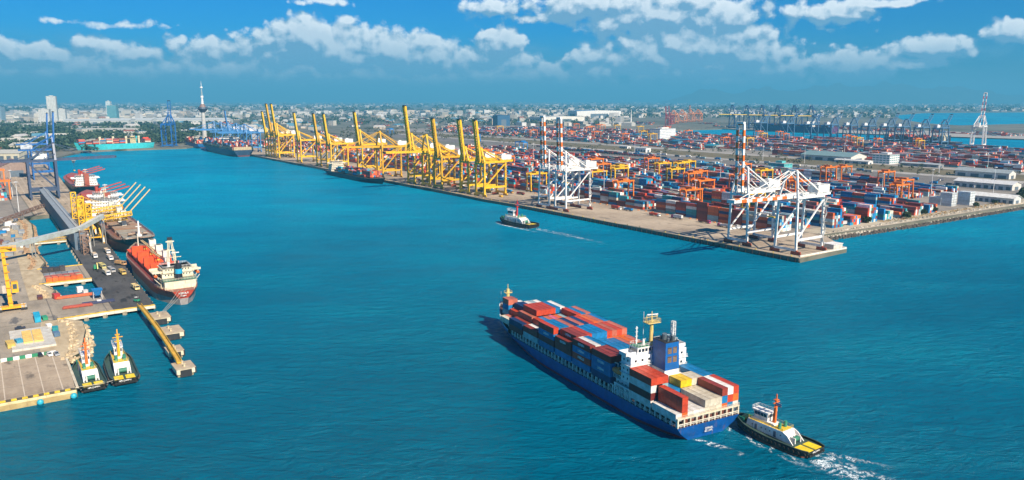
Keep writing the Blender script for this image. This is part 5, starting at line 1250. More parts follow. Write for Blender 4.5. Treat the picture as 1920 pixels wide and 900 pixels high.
# cargo laid on the bridge deck (flat racks, pipes and boxes)
cg = [(90.5,.0,GRN,'pale green flat rack load',1.6,(.30,.42,.18)),(97.5,0,ORG,'long orange stack of empty boxes along the bridge edge',2.6,ORG),(108,0,RED,'red boxes behind the orange ones',2.4,(.42,.07,.04)),(118,0,BLU,'blue tarped load on the bridge',1.8,(.15,.22,.32)),(128,0,DK,'long black covered shed roof at the far bridge edge',3.2,(.05,.05,.055))]
for i, (s, _, _, lab, h, c) in enumerate([(91.5,0,0,'long bright orange box stack along the near edge of the bridge',2.8,(.70,.13,.02)),(97.8,0,0,'pale green sheeted load in the middle of the bridge',1.7,(.32,.42,.22)),(104,0,0,'red sheeted load behind the pale green one',1.6,(.45,.10,.06)),(112.5,0,0,'grey sheeted load with blue patches on the bridge',1.4,(.22,.24,.26)),(124,0,0,'long black roofed stack along the far side of the bridge',3.2,(.05,.045,.045))]):
    e = empty('cargo_stack', Lf(s,-43), QZ+.05, RI, lab, 'cargo'); b = MB(); L = 22 if i != 4 else 13
    for k in range(int(L/3.2)):
        hh = h*(.8+.25*rnd()); cc = tint(c); b.box(-2.4,2.2,k*3.2,k*3.2+3.0,0,hh,cc); b.box(-2.5,2.3,k*3.2+.1,k*3.2+.3,hh,hh+.08,tuple(x*.6 for x in cc))
    b.build('load', 'paint', e)
    w = MB()
    for k in range(int(L/3.2)): w.box(-2.6,2.4,k*3.2+1.2,k*3.2+1.5,-.04,.14,(.3,.2,.1))
    w.build('timber_bearer', 'paint', e)
for i, (s, t, L, c, lab) in enumerate(((22,-24,16,(.05,.06,.12),'dark blue pipe bundle lying on the grey concrete deck'),(19,-34,14,(.45,.09,.05),'long red beam bundle lying on the grey concrete deck'),(44,-33,18,(.62,.14,.05),'orange red beam bundle near the basin edge of the grey deck'))):
    e = empty('beam_bundle', Lf(s,t), QZ+.05, RI, lab, 'beams'); b = MB()
    for k in range(4):
        for j in range(2): b.bar((k*.7,-L/2+j*.5,.5+j*.55),(k*.7,L/2-j*.4,.5+j*.55), .5, None, tint(c))
    b.build('beam_row', 'paint', e); w = MB()
    for y in (-L*.35,0,L*.35): w.box(-.5,2.8,y-.15,y+.15,0,.25,(.3,.2,.1))
    w.build('timber_bearer', 'paint', e)
# dolphins and walkway running out from the pier corner
wkp = [Lf(-1,-7.5), Lf(-23,-7.6), Lf(-53,-8), Lf(-84,-9), Lf(-108,-10)]
e = empty('walkway', wkp[0], 0, 0, 'long yellow walkway stepping over the mooring platforms', 'walkway'); ox, oy = wkp[0]; b = MB(); rl = MB()
for a, c in zip(wkp, wkp[1:]):
    A = (a[0]-ox, a[1]-oy, 4.1); Cc = (c[0]-ox, c[1]-oy, 4.1); b.bar(A, Cc, 1.8, .5, (.72,.42,.04))
    for k in (-.9,.9):
        nx, ny = E2[0]*k, E2[1]*k; rl.rail([(A[0]+nx,A[1]+ny,4.3),(Cc[0]+nx,Cc[1]+ny,4.3)], 1.1, 1.6, .12, (.85,.55,.04))
b.build('deck', 'paint', e); rl.build('railing', 'paint', e)
for i, (s, t, a, c, nm) in enumerate(((-24,-2.6,12,9,'mooring platform closest to the pier corner'),(-54,-3.2,12,10,'second mooring platform out from the pier'),(-85,-7.5,8,6,'third and smallest mooring platform'),(-110,-9,9,7,'last mooring platform at the end of the walkway'))):
    P = Lf(s, t); e = empty('mooring_platform', P, 0, QA, nm+', cream concrete', 'mooring platform', 'mooring platforms under the yellow walkway')
    b = MB(); b.box(-a/2,a/2,-c/2,c/2,1.2,3.4,(.72,.64,.46)); b.box(-a/2-.3,a/2+.3,-c/2-.3,c/2+.3,3.4,3.6,(.52,.42,.28)); b.build('deck_block', 'paint', e)
    p = MB()
    for x in (-a*.38,a*.38):
        for y in (-c*.36,c*.36): p.tube((x,y,-.7),(x,y,1.3), .6, (.40,.33,.2), 8)
    p.build('pile_row', 'paint', e)
    f = MB(); f.box(-a/2-.9,-a/2-.3,-c*.3,c*.3,.3,3.0,DK); f.box(-a*.3,a*.3,-c/2-.9,-c/2-.3,.3,3.0,DK); f.build('fender', 'paint', e)
    bo = MB()
    for x in (-a*.22,a*.22): bo.tube((x,0,3.6),(x,0,4.5), .4, (.65,.55,.35), 8, .3); bo.tube((x,0,4.5),(x,0,4.75), .6, (.65,.55,.35), 8)
    bo.build('bollard', 'paint', e)
for i in range(3): rope((*Lf(-22-i*1.5,-.5), 4.3), (*Lf(3.5,13+i*2), 8.5), f'pale mooring line from the first platform to the orange stern, {ORD[i]} from the left')

# grey gallery shed along the pier, conveyor bridge
e = empty('gallery_shed', Lf(196,-17.5), QZ, RI, 'very long grey corrugated conveyor gallery standing on the pier edge', 'conveyor gallery')
b = MB(); L = -330; 
b.hexa([(L,0,0),(0,0,0),(0,7,0),(L,7,0),(L,0,12.5),(0,0,12.5),(0,7,12.5),(L,7,12.5)], (.13,.18,.23))
for k in range(66): b.box(L+k*5+.2,L+k*5+.45,-.12,0,0,12.3,(.09,.13,.17))
b.build('wall', 'paint', e)
b = MB(); b.hexa([(L-.4,-.4,12.5),(.4,-.4,12.5),(.4,3.5,14.2),(L-.4,3.5,14.2),(L-.4,-.4,12.7),(.4,-.4,12.7),(.4,3.5,14.4),(L-.4,3.5,14.4)], (.34,.37,.37)); b.hexa([(L-.4,3.5,14.2),(.4,3.5,14.2),(.4,7.4,12.5),(L-.4,7.4,12.5),(L-.4,3.5,14.4),(.4,3.5,14.4),(.4,7.4,12.7),(L-.4,7.4,12.7)], (.30,.33,.33)); b.box(L,0,2.9,4.1,14.4,15.0,(.42,.44,.43)); b.build('roof', 'paint', e)
def covered_conveyor(p, q, w, h, col, label, truss=False):
    e = empty('conveyor_bridge', (p[0],p[1]), 0, 0, label, 'conveyor'); p0 = (0,0,p[2]); q0 = (q[0]-p[0],q[1]-p[1],q[2]); b = MB()
    if truss: b.lattice(p0, q0, w, h, 22, .28, (.22,.13,.09)); b.build('truss', 'paint', e)
    else:
        b.bar(p0, q0, w, h, col); b.build('casing', 'paint', e); r_ = MB(); v = Vector(q0)-Vector(p0)
        r_.bar(Vector(p0)+Vector((0,0,h/2+.1)), Vector(q0)+Vector((0,0,h/2+.1)), w*1.06, .2, (.50,.53,.51)); r_.build('roof', 'paint', e)
    t_ = MB(); v = Vector(q0)-Vector(p0); n = max(2, int(v.length/38))
    for i in range(1, n+1):
        c = Vector(p0)+v*(i/n)*.98; 
        for k in (-1.3, 1.3): t_.bar((c.x+k,c.y,QZ),(c.x+k*.6,c.y,c.z-h/2), .4, None, (.35,.36,.34))
        t_.bar((c.x-1.3,c.y,QZ+3),(c.x+1.1,c.y,c.z-h/2-2), .25, None, (.35,.36,.34))
    t_.build('trestle', 'paint', e); return e
pe = Lf(200,-14); covered_conveyor((pe[0],pe[1],17.5), (*at(-40,473,13), 12), 3.4, 3.0, (.36,.40,.38), 'pale green grey covered conveyor slanting left from the gallery end')
pe2 = Lf(196,-9); covered_conveyor((pe[0],pe[1],17.5), (*Lf(214,4), 24), 3.2, 2.8, (.36,.40,.38), 'short covered conveyor rising from the gallery end to the yellow unloader')
pe = Lf(420,-22); covered_conveyor((pe[0],pe[1],11), (*at(-60,432,8), 6), 3.0, 2.6, STEEL, 'dark open truss conveyor running left across the shore behind the basins', truss=True)
e = empty('trestle_tower', Lf(172,-15), QZ, RI, 'rusty steel trestle with stairs under the gallery end', 'tower'); b = MB()
b.lattice((-14,2.5,0),(-14,2.5,15), 6, 5, 5, .3, (.30,.20,.14)); b.lattice((-4,2.5,0),(-4,2.5,13), 6, 4, 4, .28, (.33,.2,.13)); b.build('frame', 'paint', e)
b = MB()
for i in range(6): b.bar((8-i*2.6,4.6,.5+i*2.2),(5.6-i*2.6,4.6,2.7+i*2.2), .9, .2, (.42,.42,.4)); 
b.rail([(9,5.1,0),(-8,5.1,13)], 1, 1.5, .1, (.5,.5,.46)); b.build('staircase', 'paint', e)
# yellow lattice unloaders
def unloader(s, label, th=27):
    e = empty('ship_unloader', Lf(s,-6), QZ, RI, label, 'unloader', 'yellow unloaders on the pier'); c = YL; f = MB()
    for x in (-5.5,5.5):
        for y in (0,9.5): f.bar((x,y,.5),(x*.35,4.7+(y-4.7)*.4,15), .8, None, c)
        f.bar((x,0,5),(x,9.5,5), .7, .9, c)
    for y in (0,9.5): f.bar((-6.4,y,5.2),(6.4,y,5.2), .9, 1.2, c)
    f.box(-3.4,3.4,1.6,7.8,15,15.8,c); f.build('portal_frame', 'paint', e)
    b = MB(); b.lattice((0,1.5,16),(0,1.5,th), 4.4, 3.6, 4, .5, c); b.lattice((-5.5,-3,13),(-5.5,-3,th+3), 3.6, 3.6, 5, .42, c); b.build('tower', 'paint', e)
    b = MB(); b.lattice((0,3,17.8),(0,31,20.5), 2.6, 2.8, 10, .38, c); b.lattice((-3.6,-2,15.5),(-3.6,28,16.5), 2.2, 2.2, 10, .32, c); b.build('boom', 'paint', e)
    b = MB(); b.box(-2.2,2.2,-1,3,15.9,19.2,(.75,.60,.08)); b.box(.6,2.4,8,11,14.5,17,WHT); b.build('cab', 'paint', e)
    b = MB(); b.bar((0,1.5,th),(0,22,20), .22, None, c); b.bar((-1.5,1.5,th),(-1.5,26,20.6), .22, None, c); b.build('stay', 'paint', e)
    w = MB()
    for x in (-5.5,5.5):
        for y in (0,9.5): w.box(x-1.6,x+1.6,y-.5,y+.5,0,.9,(.6,.35,.05)); w.box(x-.7,x+.7,y-.45,y+.45,.9,5,WHT if y > 1 else c)
    w.build('bogie', 'paint', e); return e
unloader(222, 'yellow lattice unloader at the gallery end reaching over the dark bulk carrier', 30)
unloader(268, 'yellow lattice unloader standing behind the nearest unloader', 31)

# harbour mobile crane / tall yellow column crane at the left edge
p = at(22,582,QZ); e = empty('pillar_crane', p, QZ, RI, 'tall yellow crane on black wheels standing at the left edge of the storage yard', 'crane')
b = MB(); yel = (.82,.42,.01)
b.bar((0,0,1.5),(-1,-1,31), 2.1, 1.9, yel, 1.5, 1.5)
for k in range(7): b.box(-1.5-.03*k*4,1.3-.03*k*4,-1.25,1.05,4+k*4,4.3+k*4,(.7,.33,.01))
b.build('column', 'paint', e)
b = MB(); b.bar((-1,-7,31.5),(-1,5,31.5), 2.6, 1.6, yel); b.bar((-3,-4,33),(2,3,33), 1, .8, yel); b.rail([(-2.2,-7,32.3),(-2.2,5,32.3)], 1, 1.2, .15, yel); b.build('head_beam', 'paint', e)
b = MB(); b.box(-2,2,1,4,9.5,15,(.80,.42,.02)); b.box(1.9,2.1,1.6,3.4,11.5,14,(.05,.08,.1)); b.box(-3.6,-1.4,-3,-1,9,13,(.55,.5,.42)); b.build('cab', 'paint', e)
b = MB(); b.box(-2.4,2.4,-6.5,6.5,1.4,2.4,yel)
b.build('chassis', 'paint', e); b = MB()
for x in (-2.2,2.2):
    for y in (-6.2,-4.8,4.8,6.2): b.tube((x-.6,y,.8),(x+.6,y,.8), .8, DK, 10); b.box(x-.6,x+.6,y-.5,y+.5,1.4,2.6,(.45,.43,.38))
b.build('wheel_set', 'paint', e)

# ------------------------------------------------------------------ vehicles
def truck(xy, rz, label, load=CRM, cab=(.75,.75,.72), L=11, group='trucks parked on the pier', z=QZ+.05, kind='dump', sc=1):
    e = empty('truck', xy, z, rz, label, 'truck', group)
    b = MB(); b.box(0,L-2.6,-1.2,1.2,1.0,1.25,(.12,.12,.12)); b.build('chassis', 'paint', e)
    c = MB(); c.hexa([(L-2.3,-1.22,.7),(L,-1.22,.7),(L,1.22,.7),(L-2.3,1.22,.7),(L-2.2,-1.15,3.0),(L-.35,-1.12,3.0),(L-.35,1.12,3.0),(L-2.2,1.15,3.0)], cab); o = c.build('cab', 'paint', e)
    g_ = MB(); g_.hexa([(L-.14,-1.02,1.9),(L-.10,-1.02,1.9),(L-.10,1.02,1.9),(L-.14,1.02,1.9),(L-.34,-1.0,2.8),(L-.30,-1.0,2.8),(L-.30,1.0,2.8),(L-.34,1.0,2.8)], (1,1,1)); g_.box(L-1.7,L-.7,1.17,1.2,1.9,2.7,(1,1,1)); g_.box(L-1.7,L-.7,-1.2,-1.17,1.9,2.7,(1,1,1)); split_build(g_, 'window', 'glass', o)
    w = MB()
    for x in (1.2,2.5,L-3.9,L-1.2):
        for y in (-1.15,.85): w.tube((x,y,.52),(x,y+.3,.52), .52, DK, 10)
    w.build('wheel_set', 'paint', e)
    b = MB()
    if kind == 'dump':
        b.box(.1,L-2.9,-1.3,-1.15,1.3,2.9,load); b.box(.1,L-2.9,1.15,1.3,1.3,2.9,load); b.box(.1,.25,-1.15,1.15,1.3,2.8,load); b.box(L-3.05,L-2.9,-1.15,1.15,1.3,3.0,load); b.box(.25,L-3.05,-1.15,1.15,1.3,2.55,tuple(x*.8 for x in load)); b.build('tipper_body', 'paint', e)
    else: b.box(.05,L-2.9,-1.22,1.22,1.3,3.9,load); b.build('box_body', 'paint', e)
    return e
for i, (u, v, a, lc, cc, lab) in enumerate(((198,472,.06,(.66,.53,.36),WHT,'loaded white tipper truck at the head of the queue on the dark pier'),(203,484,.06,(.60,.50,.40),WHT,'cream tipper truck just behind the first one beside the orange hull'),(176,480,.0,(.62,.50,.36),WHT,'lone tan tipper truck near the gallery trestle'),(188,500,.1,(.62,.55,.20),(.55,.5,.2),'tipper truck with yellowish load right of the green machine'),(196,512,.1,(.70,.62,.42),WHT,'cream tipper truck with white cab in the middle of the pier'),(205,507,.1,(.38,.38,.38),(.4,.4,.4),'grey tipper truck next to the cream one'),(226,512,.1,(.62,.42,.10),(.6,.4,.1),'small ochre truck close to the orange ship'),(218,496,.5,(.55,.33,.14),(.5,.3,.15),'rusty brown truck at the edge of the orange ship'),(250,540,.1,(.72,.58,.28),(.7,.55,.25),'single tan truck near the end of the pier'))):
    truck(at(u,v,QZ), QA+math.pi+a, lab, lc, cc, L=(9 if i in (6,7,8) else 11))
e = empty('hopper', at(183,560,QZ), QZ, RI, 'blue hopper standing where the grey deck meets the dark pier', 'hopper'); b = MB(); b.hexa([(-1,-1,2),(1,-1,2),(1,1,2),(-1,1,2),(-2.6,-2.6,5.5),(2.6,-2.6,5.5),(2.6,2.6,5.5),(-2.6,2.6,5.5)], (.01,.22,.55)); b.build('bin', 'paint', e); b = MB()
for x in (-2,2):
    for y in (-2,2): b.bar((x,y,0),(x,y,4.6), .3, None, (.5,.5,.5))
b.build('leg_frame', 'paint', e)
e = empty('forklift', at(257,566,QZ), QZ+.04, RI+.5, 'small green forklift at the end of the dark pier', 'forklift'); b = MB(); b.box(-1.6,1.4,-.9,.9,.5,1.5,(.03,.38,.22)); b.box(-1.3,.4,-.8,.8,1.5,1.7,(.1,.1,.1)); b.build('body', 'paint', e); b = MB(); b.bar((1.5,-.5,.2),(1.5,-.5,3.4),.15,None,DK); b.bar((1.5,.5,.2),(1.5,.5,3.4),.15,None,DK); b.box(1.5,3,-.5,-.3,.2,.3,DK); b.box(1.5,3,.3,.5,.2,.3,DK); b.build('mast', 'paint', e); b = MB()
for x in (-1.1,1):
    for y in (-1,.7): b.tube((x,y,.45),(x,y+.3,.45), .45, DK, 8)
b.build('wheel_set', 'paint', e); b = MB(); b.box(-1.2,.6,-.8,.8,2.5,2.6,(.7,.7,.66))
for x in (-1.1,.5):
    for y in (-.7,.7): b.bar((x,y,1.5),(x,y,2.5),.1,None,DK)
b.build('roof_guard', 'paint', e)
e = empty('excavator', at(180,506,QZ), QZ+.04, RI, 'green excavator beside the container bridge on the pier', 'excavator'); b = MB(); b.box(-2,2,-1.3,1.3,1,2.6,(.03,.30,.14)); b.box(.2,1.8,-1.2,.1,2.6,3.6,(.05,.25,.15)); b.build('body', 'paint', e); b = MB(); b.box(-2.2,2.2,-1.6,-1,0,.9,DK); b.box(-2.2,2.2,1,1.6,0,.9,DK); b.build('track', 'paint', e); b = MB(); b.bar((1.8,.4,2.2),(4.6,.4,5.2),.5,.6,(.7,.5,.05)); b.bar((4.6,.4,5.2),(6.4,.4,1.6),.4,.5,(.7,.5,.05)); b.box(5.8,7,-.2,1,.6,1.7,DK); b.build('arm', 'paint', e)
def car(xy, rz, col, label, group='cars parked on the left quay', z=QZ+.06, kind='car'):
    e = empty('parked_car', xy, z, rz, label, 'car', group); b = MB()
    b.hexa([(-2.2,-.88,.35),(2.2,-.88,.35),(2.2,.88,.35),(-2.2,.88,.35),(-2.15,-.85,.95),(2.1,-.85,.85),(2.1,.85,.85),(-2.15,.85,.95)], col); b.hexa([(-1.5,-.78,.95),(1.0,-.78,.92),(1.0,.78,.92),(-1.5,.78,.95),(-1.1,-.66,1.5),(.4,-.66,1.5),(.4,.66,1.5),(-1.1,.66,1.5)], tuple(c*.9 for c in col)); b.build('body', 'paint', e)
    g_ = MB(); g_.hexa([(.98,-.68,1.0),(1.02,-.68,1.0),(1.02,.68,1.0),(.98,.68,1.0),(.44,-.58,1.46),(.48,-.58,1.46),(.48,.58,1.46),(.44,.58,1.46)], (1,1,1)); g_.box(-1.2,.5,.74,.78,1.02,1.4,(1,1,1)); g_.box(-1.2,.5,-.78,-.74,1.02,1.4,(1,1,1)); split_build(g_, 'window', 'glass', e)
    w = MB()
    for x in (-1.35,1.35):
        for y in (-.9,.68): w.tube((x,y,.33),(x,y+.22,.33), .33, DK, 10)
    w.build('wheel_set', 'paint', e); return e
car(at(75,668,QZ), RI+.2, (.03,.03,.03), 'black car at the left of three by the green and white wall'); car(at(93,667,QZ), RI+.2, WHT, 'white car in the middle of three by the green and white wall'); car(at(106,666,QZ), RI+.15, (.35,.37,.4), 'silver car at the right of three by the green and white wall'); car(at(38,617,QZ), RI+1.6, (.02,.03,.06), 'dark car beside the yellow roofed concrete pad')
# walled pad with yellow covers next to the tugs
P0 = at(0,680,QZ); 
e = empty('walled_yard', Lf(-62,-50.5), QZ, RI, 'low green and white striped wall beside the cars', 'wall'); b = MB()
for k in range(16): b.box(-.3,.3,-2-k*2.2,-2-k*2.2+2.2,0,1.5,(.03,.24,.12) if k % 2 else WHT)
b.build('block_wall', 'paint', e)
e = empty('covered_tank', at(62,638,QZ), QZ, RI, 'white concrete pad with two yellow tank covers', 'tank'); b = MB(); b.box(-19,15,-8.5,8,0,.9,(.62,.60,.52)); b.build('pad', 'conc2' if 'conc2' in M else 'paint', e); b = MB()
for y in (-3.8,.2): b.box(-13,7,y,y+3.6,.9,1.5,(.80,.56,.16)); [b.box(-13+k*3.3,-12.8+k*3.3,y,y+3.6,1.5,1.62,(.6,.4,.1)) for k in range(7)]
b.build('cover', 'paint', e)
# edge of the stone quay by the tugs: yellow kerb with black gaps, fender balls
e = empty('quay_kerb', Lf(-114.2,-47.8), 0, QA, 'yellow and black marked kerb along the stone quay edge at lower left', 'kerb'); b = MB()
for k in range(30): b.box(0,1.1,k*1.7+.2,k*1.7+1.9,3.03,3.5,(.80,.55,.03) if k % 2 else (.10,.08,.05))
b.box(1.2,1.9,0,52,3.02,3.25,(.72,.62,.36)); b.box(-.5,-.02,0,52,-.6,2.0,(.45,.33,.14)); b.box(-.4,-.01,0,52,2.0,3.0,(.72,.60,.33)); b.build('kerb_stone', 'paint', e)
for (u, v, l) in ((74,743,'blue fender ball hanging on the stone quay, left one'),(136,733,'blue fender ball hanging at the stone quay corner, right one')):
    p = at(u, v, 1.0); b = MB()
    n0 = 10
    for i in range(5):
        a0, a1 = -math.pi/2+math.pi*i/5, -math.pi/2+math.pi*(i+1)/5; b.tube((0,0,1.2*math.sin(a0)),(0,0,1.2*math.sin(a1)), 1.2*max(.02,math.cos(a0)), (.03,.40,.52), 12, 1.2*max(.02,math.cos(a1)), caps=False)
    o = b.build('fender_ball', 'paint', smooth=True); q = Lf(-115.6, inF(p)[1]+386.7); o.location = (q[0], q[1], 1.1); tag(o, l, 'fender', 'blue fender balls on the quay')
e = empty('quay_kerb', Lf(-113,-47.7), 0, QA, 'white marked stone edge between the quay and the inner tug', 'kerb'); b = MB(); b.box(0,41,-.9,0,3.03,3.4,(.70,.62,.45)); b.box(0,41,-.05,.12,-.6,3.0,(.42,.33,.2)); b.build('kerb_stone', 'paint', e)
# clutter: scrap, equipment
r = random.Random(21)
def crate(xy, sx, sy, h, col, rz, label, name='equipment_box', cat='box', z=QZ+.05, group='equipment and crates on the left shore'):
    e = empty(name, xy, z, rz, label, cat, group); b = MB(); b.box(-sx/2,sx/2,-sy/2,sy/2,.15,h,col)
    for x in (-sx/2,sx/2-.15):
        for y in (-sy/2,sy/2-.15): b.box(x-.02,x+.17,y-.02,y+.17,0,h+.06,tuple(c*.7 for c in col))
    b.build('body', 'paint', e); l = MB(); l.box(-sx/2-.06,sx/2+.06,-sy/2-.06,sy/2+.06,h+.06,h+.2,tuple(min(1,c*1.15) for c in col)); l.build('lid', 'paint', e)
for i, (u, v, sx, sy, h, col, lab) in enumerate(((70,600,12,2.6,2.6,(.02,.36,.55),'bright blue boat shaped container by the green fence'),(84,599,5,2.2,1.4,(.04,.30,.15),'green low bin beside the bright blue container'),(106,560,4,3,2.6,(.45,.04,.03),'red box by the rubble near the basin'),(75,560,6,2.4,1.4,(.12,.04,.03),'dark red flat trailer at the road edge'),(150,548,3,3,3,WHT,'white cabin on the grey deck beside the basin'),(160,550,2.4,2.4,1.8,(.6,.6,.6),'grey pallet box right of the white cabin'),(104,622,4,2.4,2.2,(.03,.28,.30),'teal skip on the tan rubble'),(106,630,4,2.4,1.8,(.10,.18,.28),'blue grey skip below the teal one'),(92,614,3,2,1.5,WHT,'white crate above the teal skip'),(186,568,2.6,2,1.4,WHT,'white tank by the blue hopper'),(20,650,7,3,2,(.60,.42,.10),'yellow machinery heap left of the pad'),(36,645,4,2.5,2,(.05,.3,.45),'blue pump box beside the yellow machinery'))):
    crate(at(u,v,QZ), sx, sy, h, col, RI+.1*(i % 3), lab)
SBN = ['white','grey','blue','sand coloured','rusty','dark grey']
for i, u in enumerate(sorted(r.uniform(0,50) for _ in range(26))):
    v = r.uniform(412,480); cn_ = r.randrange(6); c = [WHT,GRY,BLU,(.35,.3,.25),RUST,(.25,.27,.28)][cn_]
    crate(at(u,v,QZ), r.uniform(3,9), r.uniform(2,5), r.uniform(1.2,3.4), tint(c), RI+r.uniform(-.4,.4), f'{SBN[cn_]} scrap bin in the cluttered yard behind the conveyor, {ORD[i]} from the left', name='scrap_bin', cat='bin', group='scrap bins left of the basins')
# quay trucks and clutter on the long quay
tn = 0
for s, t in ((112,62),(150,66),(168,64),(205,60),(232,63),(258,60),(96,66),(330,45),(352,50),(372,44),(398,52),(430,50),(455,46),(480,55),(505,50),(530,44),(560,52),(66,150),(64,176)):
    tn += 1; c = random.choice([(.5,.5,.5),MAR,(.1,.1,.12),BLU,RED])
    truck(F(s,t), QA+(0 if tn % 2 else math.pi)+(math.pi/2 if s < 70 else 0), f'terminal truck on the long quay, {ORD[tn-1]} going inland from the corner' if s >= 70 else ('white cab truck by the shore behind the corner crane' if t < 160 else 'second truck by the shore behind the corner crane'), tint(c), random.choice([WHT,(.5,.06,.2),(.6,.3,.05)]), L=13, group='terminal trucks on the long quay', kind='dump' if tn % 3 else 'box')
for i in range(22):
    s = 400+i*24; crate(F(s, 22+(i*7) % 26), 5, 2.4, 1.6+(i % 3)*.6, tint(((.7,.4,.03),(.5,.1,.03),(.35,.35,.33),(.75,.5,.05))[i % 4]), RI+.2*(i % 3), f'spreader frame or gear box under the yellow cranes, {ORD[i]} from the right', name='gear_box', group='gear under the yellow cranes')
e = empty('white_barge', F(8,55), QZ, RI, 'white flat shed at the end of the quay tip', 'shed'); b = MB(); b.box(-6,2,-7,4,0,3.4,(.60,.58,.52)); b.build('wall', 'paint', e); b = MB(); b.box(-6.4,2.4,-7.4,4.4,3.4,3.7,WHT); b.build('roof', 'paint', e)
e.name = 'end_shed'
e = empty('concrete_beam_frame', F(3,30), QZ, RI, 'long white beam lying along the outer edge of the quay tip', 'beam'); b = MB(); b.bar((0,-26,.6),(0,29,.6), .9, 1.2, (.72,.68,.58)); b.bar((0,29,.6),(-36,36,.6), .9, 1.2, (.75,.74,.70)); b.build('beam', 'paint', e)

# ------------------------------------------------------------------ lamp masts
def lamp(h):
    e = empty('lamp_mast', (0,0), 0, 0, 'x', 'lamp mast', 'tall white yard lamp masts'); b = MB(); b.tube((0,0,0),(0,0,h), .38, (.72,.74,.74), 8, .18); b.build('pole', 'paint', e)
    b = MB(); b.tube((0,0,h),(0,0,h+.4), 1.3, (.7,.7,.7), 10)
    for k in range(6): a = k*math.pi/3; b.box(1.4*math.cos(a)-.35,1.4*math.cos(a)+.35,1.4*math.sin(a)-.35,1.4*math.sin(a)+.35,h-.4,h+.1,(.6,.62,.62))
    b.build('lamp_ring', 'paint', e); return e
pl = lamp(30); spots = [(u, v) for u, v in ((1302,395),(1132,372),(1238,322),(1652,378),(1745,368),(1508,306),(1582,300),(1862,362),(1430,300),(1060,330),(1850,330),(1190,290),(1000,300),(1760,330),(1580,340),(24,370),(36,400),(1350,345))]
spots.sort(); nlm = 0
for i, (u, v) in enumerate(spots):
    p = at(u, v, QZ); lab = f'tall white lamp mast, {ORD[i]} from the left of the picture'
    if i == 0: pl.location = (p[0],p[1],QZ); pl['label'] = lab
    else: copy_tree(pl, p, QZ, .3*i, lab)
# ------------------------------------------------------------------ buildings
def shed(xy, rz, Lx, Ly, h, label, wall, roof, ridge=3, name='warehouse', cat='warehouse', group=None, doors=4, rows=1):
    e = empty(name, xy, QZ, rz, label, cat, group)
    b = MB(); b.box(-Lx/2,Lx/2,-Ly/2,Ly/2,0,h,wall)
    for sx in (-Lx/2, Lx/2): b.face([(sx,-Ly/2,h),(sx,Ly/2,h),(sx,0,h+ridge)], wall)
    b.build('wall', 'paint', e)
    b = MB()
    for sg in (1,-1):
        b.hexa([(-Lx/2-1,sg*(Ly/2+1),h-.2),(Lx/2+1,sg*(Ly/2+1),h-.2),(Lx/2+1,0,h+ridge),(-Lx/2-1,0,h+ridge),(-Lx/2-1,sg*(Ly/2+1),h+.1),(Lx/2+1,sg*(Ly/2+1),h+.1),(Lx/2+1,0,h+ridge+.3),(-Lx/2-1,0,h+ridge+.3)], roof)
    b.build('roof', 'paint', e)
    d = MB()
    for i in range(doors):
        x = -Lx/2+(i+.5)*Lx/doors
        for sg in (1,-1): d.box(x-Lx/doors*.3,x+Lx/doors*.3,min(sg*Ly/2,sg*(Ly/2+.08)),max(sg*Ly/2,sg*(Ly/2+.08)),.2,h*.62,(.10,.14,.18))
    d.box(-Lx/2-.08,-Lx/2,-Ly*.2,Ly*.2,.2,h*.6,(.12,.16,.2)); d.box(Lx/2,Lx/2+.08,-Ly*.2,Ly*.2,.2,h*.6,(.12,.16,.2))
    split_build(d, 'door', 'paint', e); return e
def block(xy, rz, sx, sy, h, label, wall, name='office_building', cat='building', group=None, floors=None, band=(.06,.12,.18), roofc=(.4,.4,.38), crown=True, z=QZ):
    e = empty(name, xy, z, rz, label, cat, group); floors = floors or max(1, int(h/4)); b = MB(); b.box(-sx/2,sx/2,-sy/2,sy/2,0,h,wall); b.build('wall', 'build2', e)
    w = MB(); fh = h/floors
    for i in range(floors):
        z0 = i*fh+fh*.38; z1 = i*fh+fh*.82; n = max(1, int(sx/6)); m_ = max(1, int(sy/6))
        for j in range(n):
            a = -sx/2+sx*(j+.12)/n; c = -sx/2+sx*(j+.88)/n
            w.box(a,c,-sy/2-.06,-sy/2,z0,z1,band); w.box(a,c,sy/2,sy/2+.06,z0,z1,band)
        for j in range(m_):
            a = -sy/2+sy*(j+.12)/m_; c = -sy/2+sy*(j+.88)/m_
            w.box(-sx/2-.06,-sx/2,a,c,z0,z1,band); w.box(sx/2,sx/2+.06,a,c,z0,z1,band)
    split_build(w, 'window', 'paint', e)
    r = MB(); r.box(-sx/2-.3,sx/2+.3,-sy/2-.3,sy/2+.3,h,h+.6,roofc)
    if crown: r.box(-sx*.2,sx*.2,-sy*.25,sy*.2,h+.6,h+3.4,wall)
    r.build('roof', 'paint', e); return e
M['build2'] = mat('painted_wall', rough=.8, dirt=.2, dscale=.08)
def A(u, v): return at(u, v, QZ)
shed(A(1562,300), QA+R(4), 95, 55, 9, 'large shed with a grey green roof and white gable behind the right yard', (.72,.70,.64), (.20,.31,.31), 6)
shed(A(1600,306), QA+R(4), 60, 16, 5, 'low white roofed loading canopy in front of the grey green shed', WHT, (.66,.66,.62), 1.5)
block(A(1660,306), QA+R(4), 30, 34, 15, 'office block with white and teal stripes right of the grey green shed', (.74,.74,.72), band=(.03,.22,.24), floors=4)
shed(A(1728,312), RI+R(5), 60, 20, 5, 'long low canopy with a thin white roof in the right yard', (.3,.3,.3), (.45,.48,.48), 1)
shed(A(1850,352), QA+R(2), 66, 26, 7, 'white roofed warehouse at the right edge behind the parked trucks', (.68,.66,.60), (.66,.67,.66), 3, doors=8)
shed(A(1862,378), QA+R(2), 46, 18, 6, 'white warehouse with open bays close to the shore on the right', (.66,.66,.62), (.74,.74,.70), 3, doors=8)
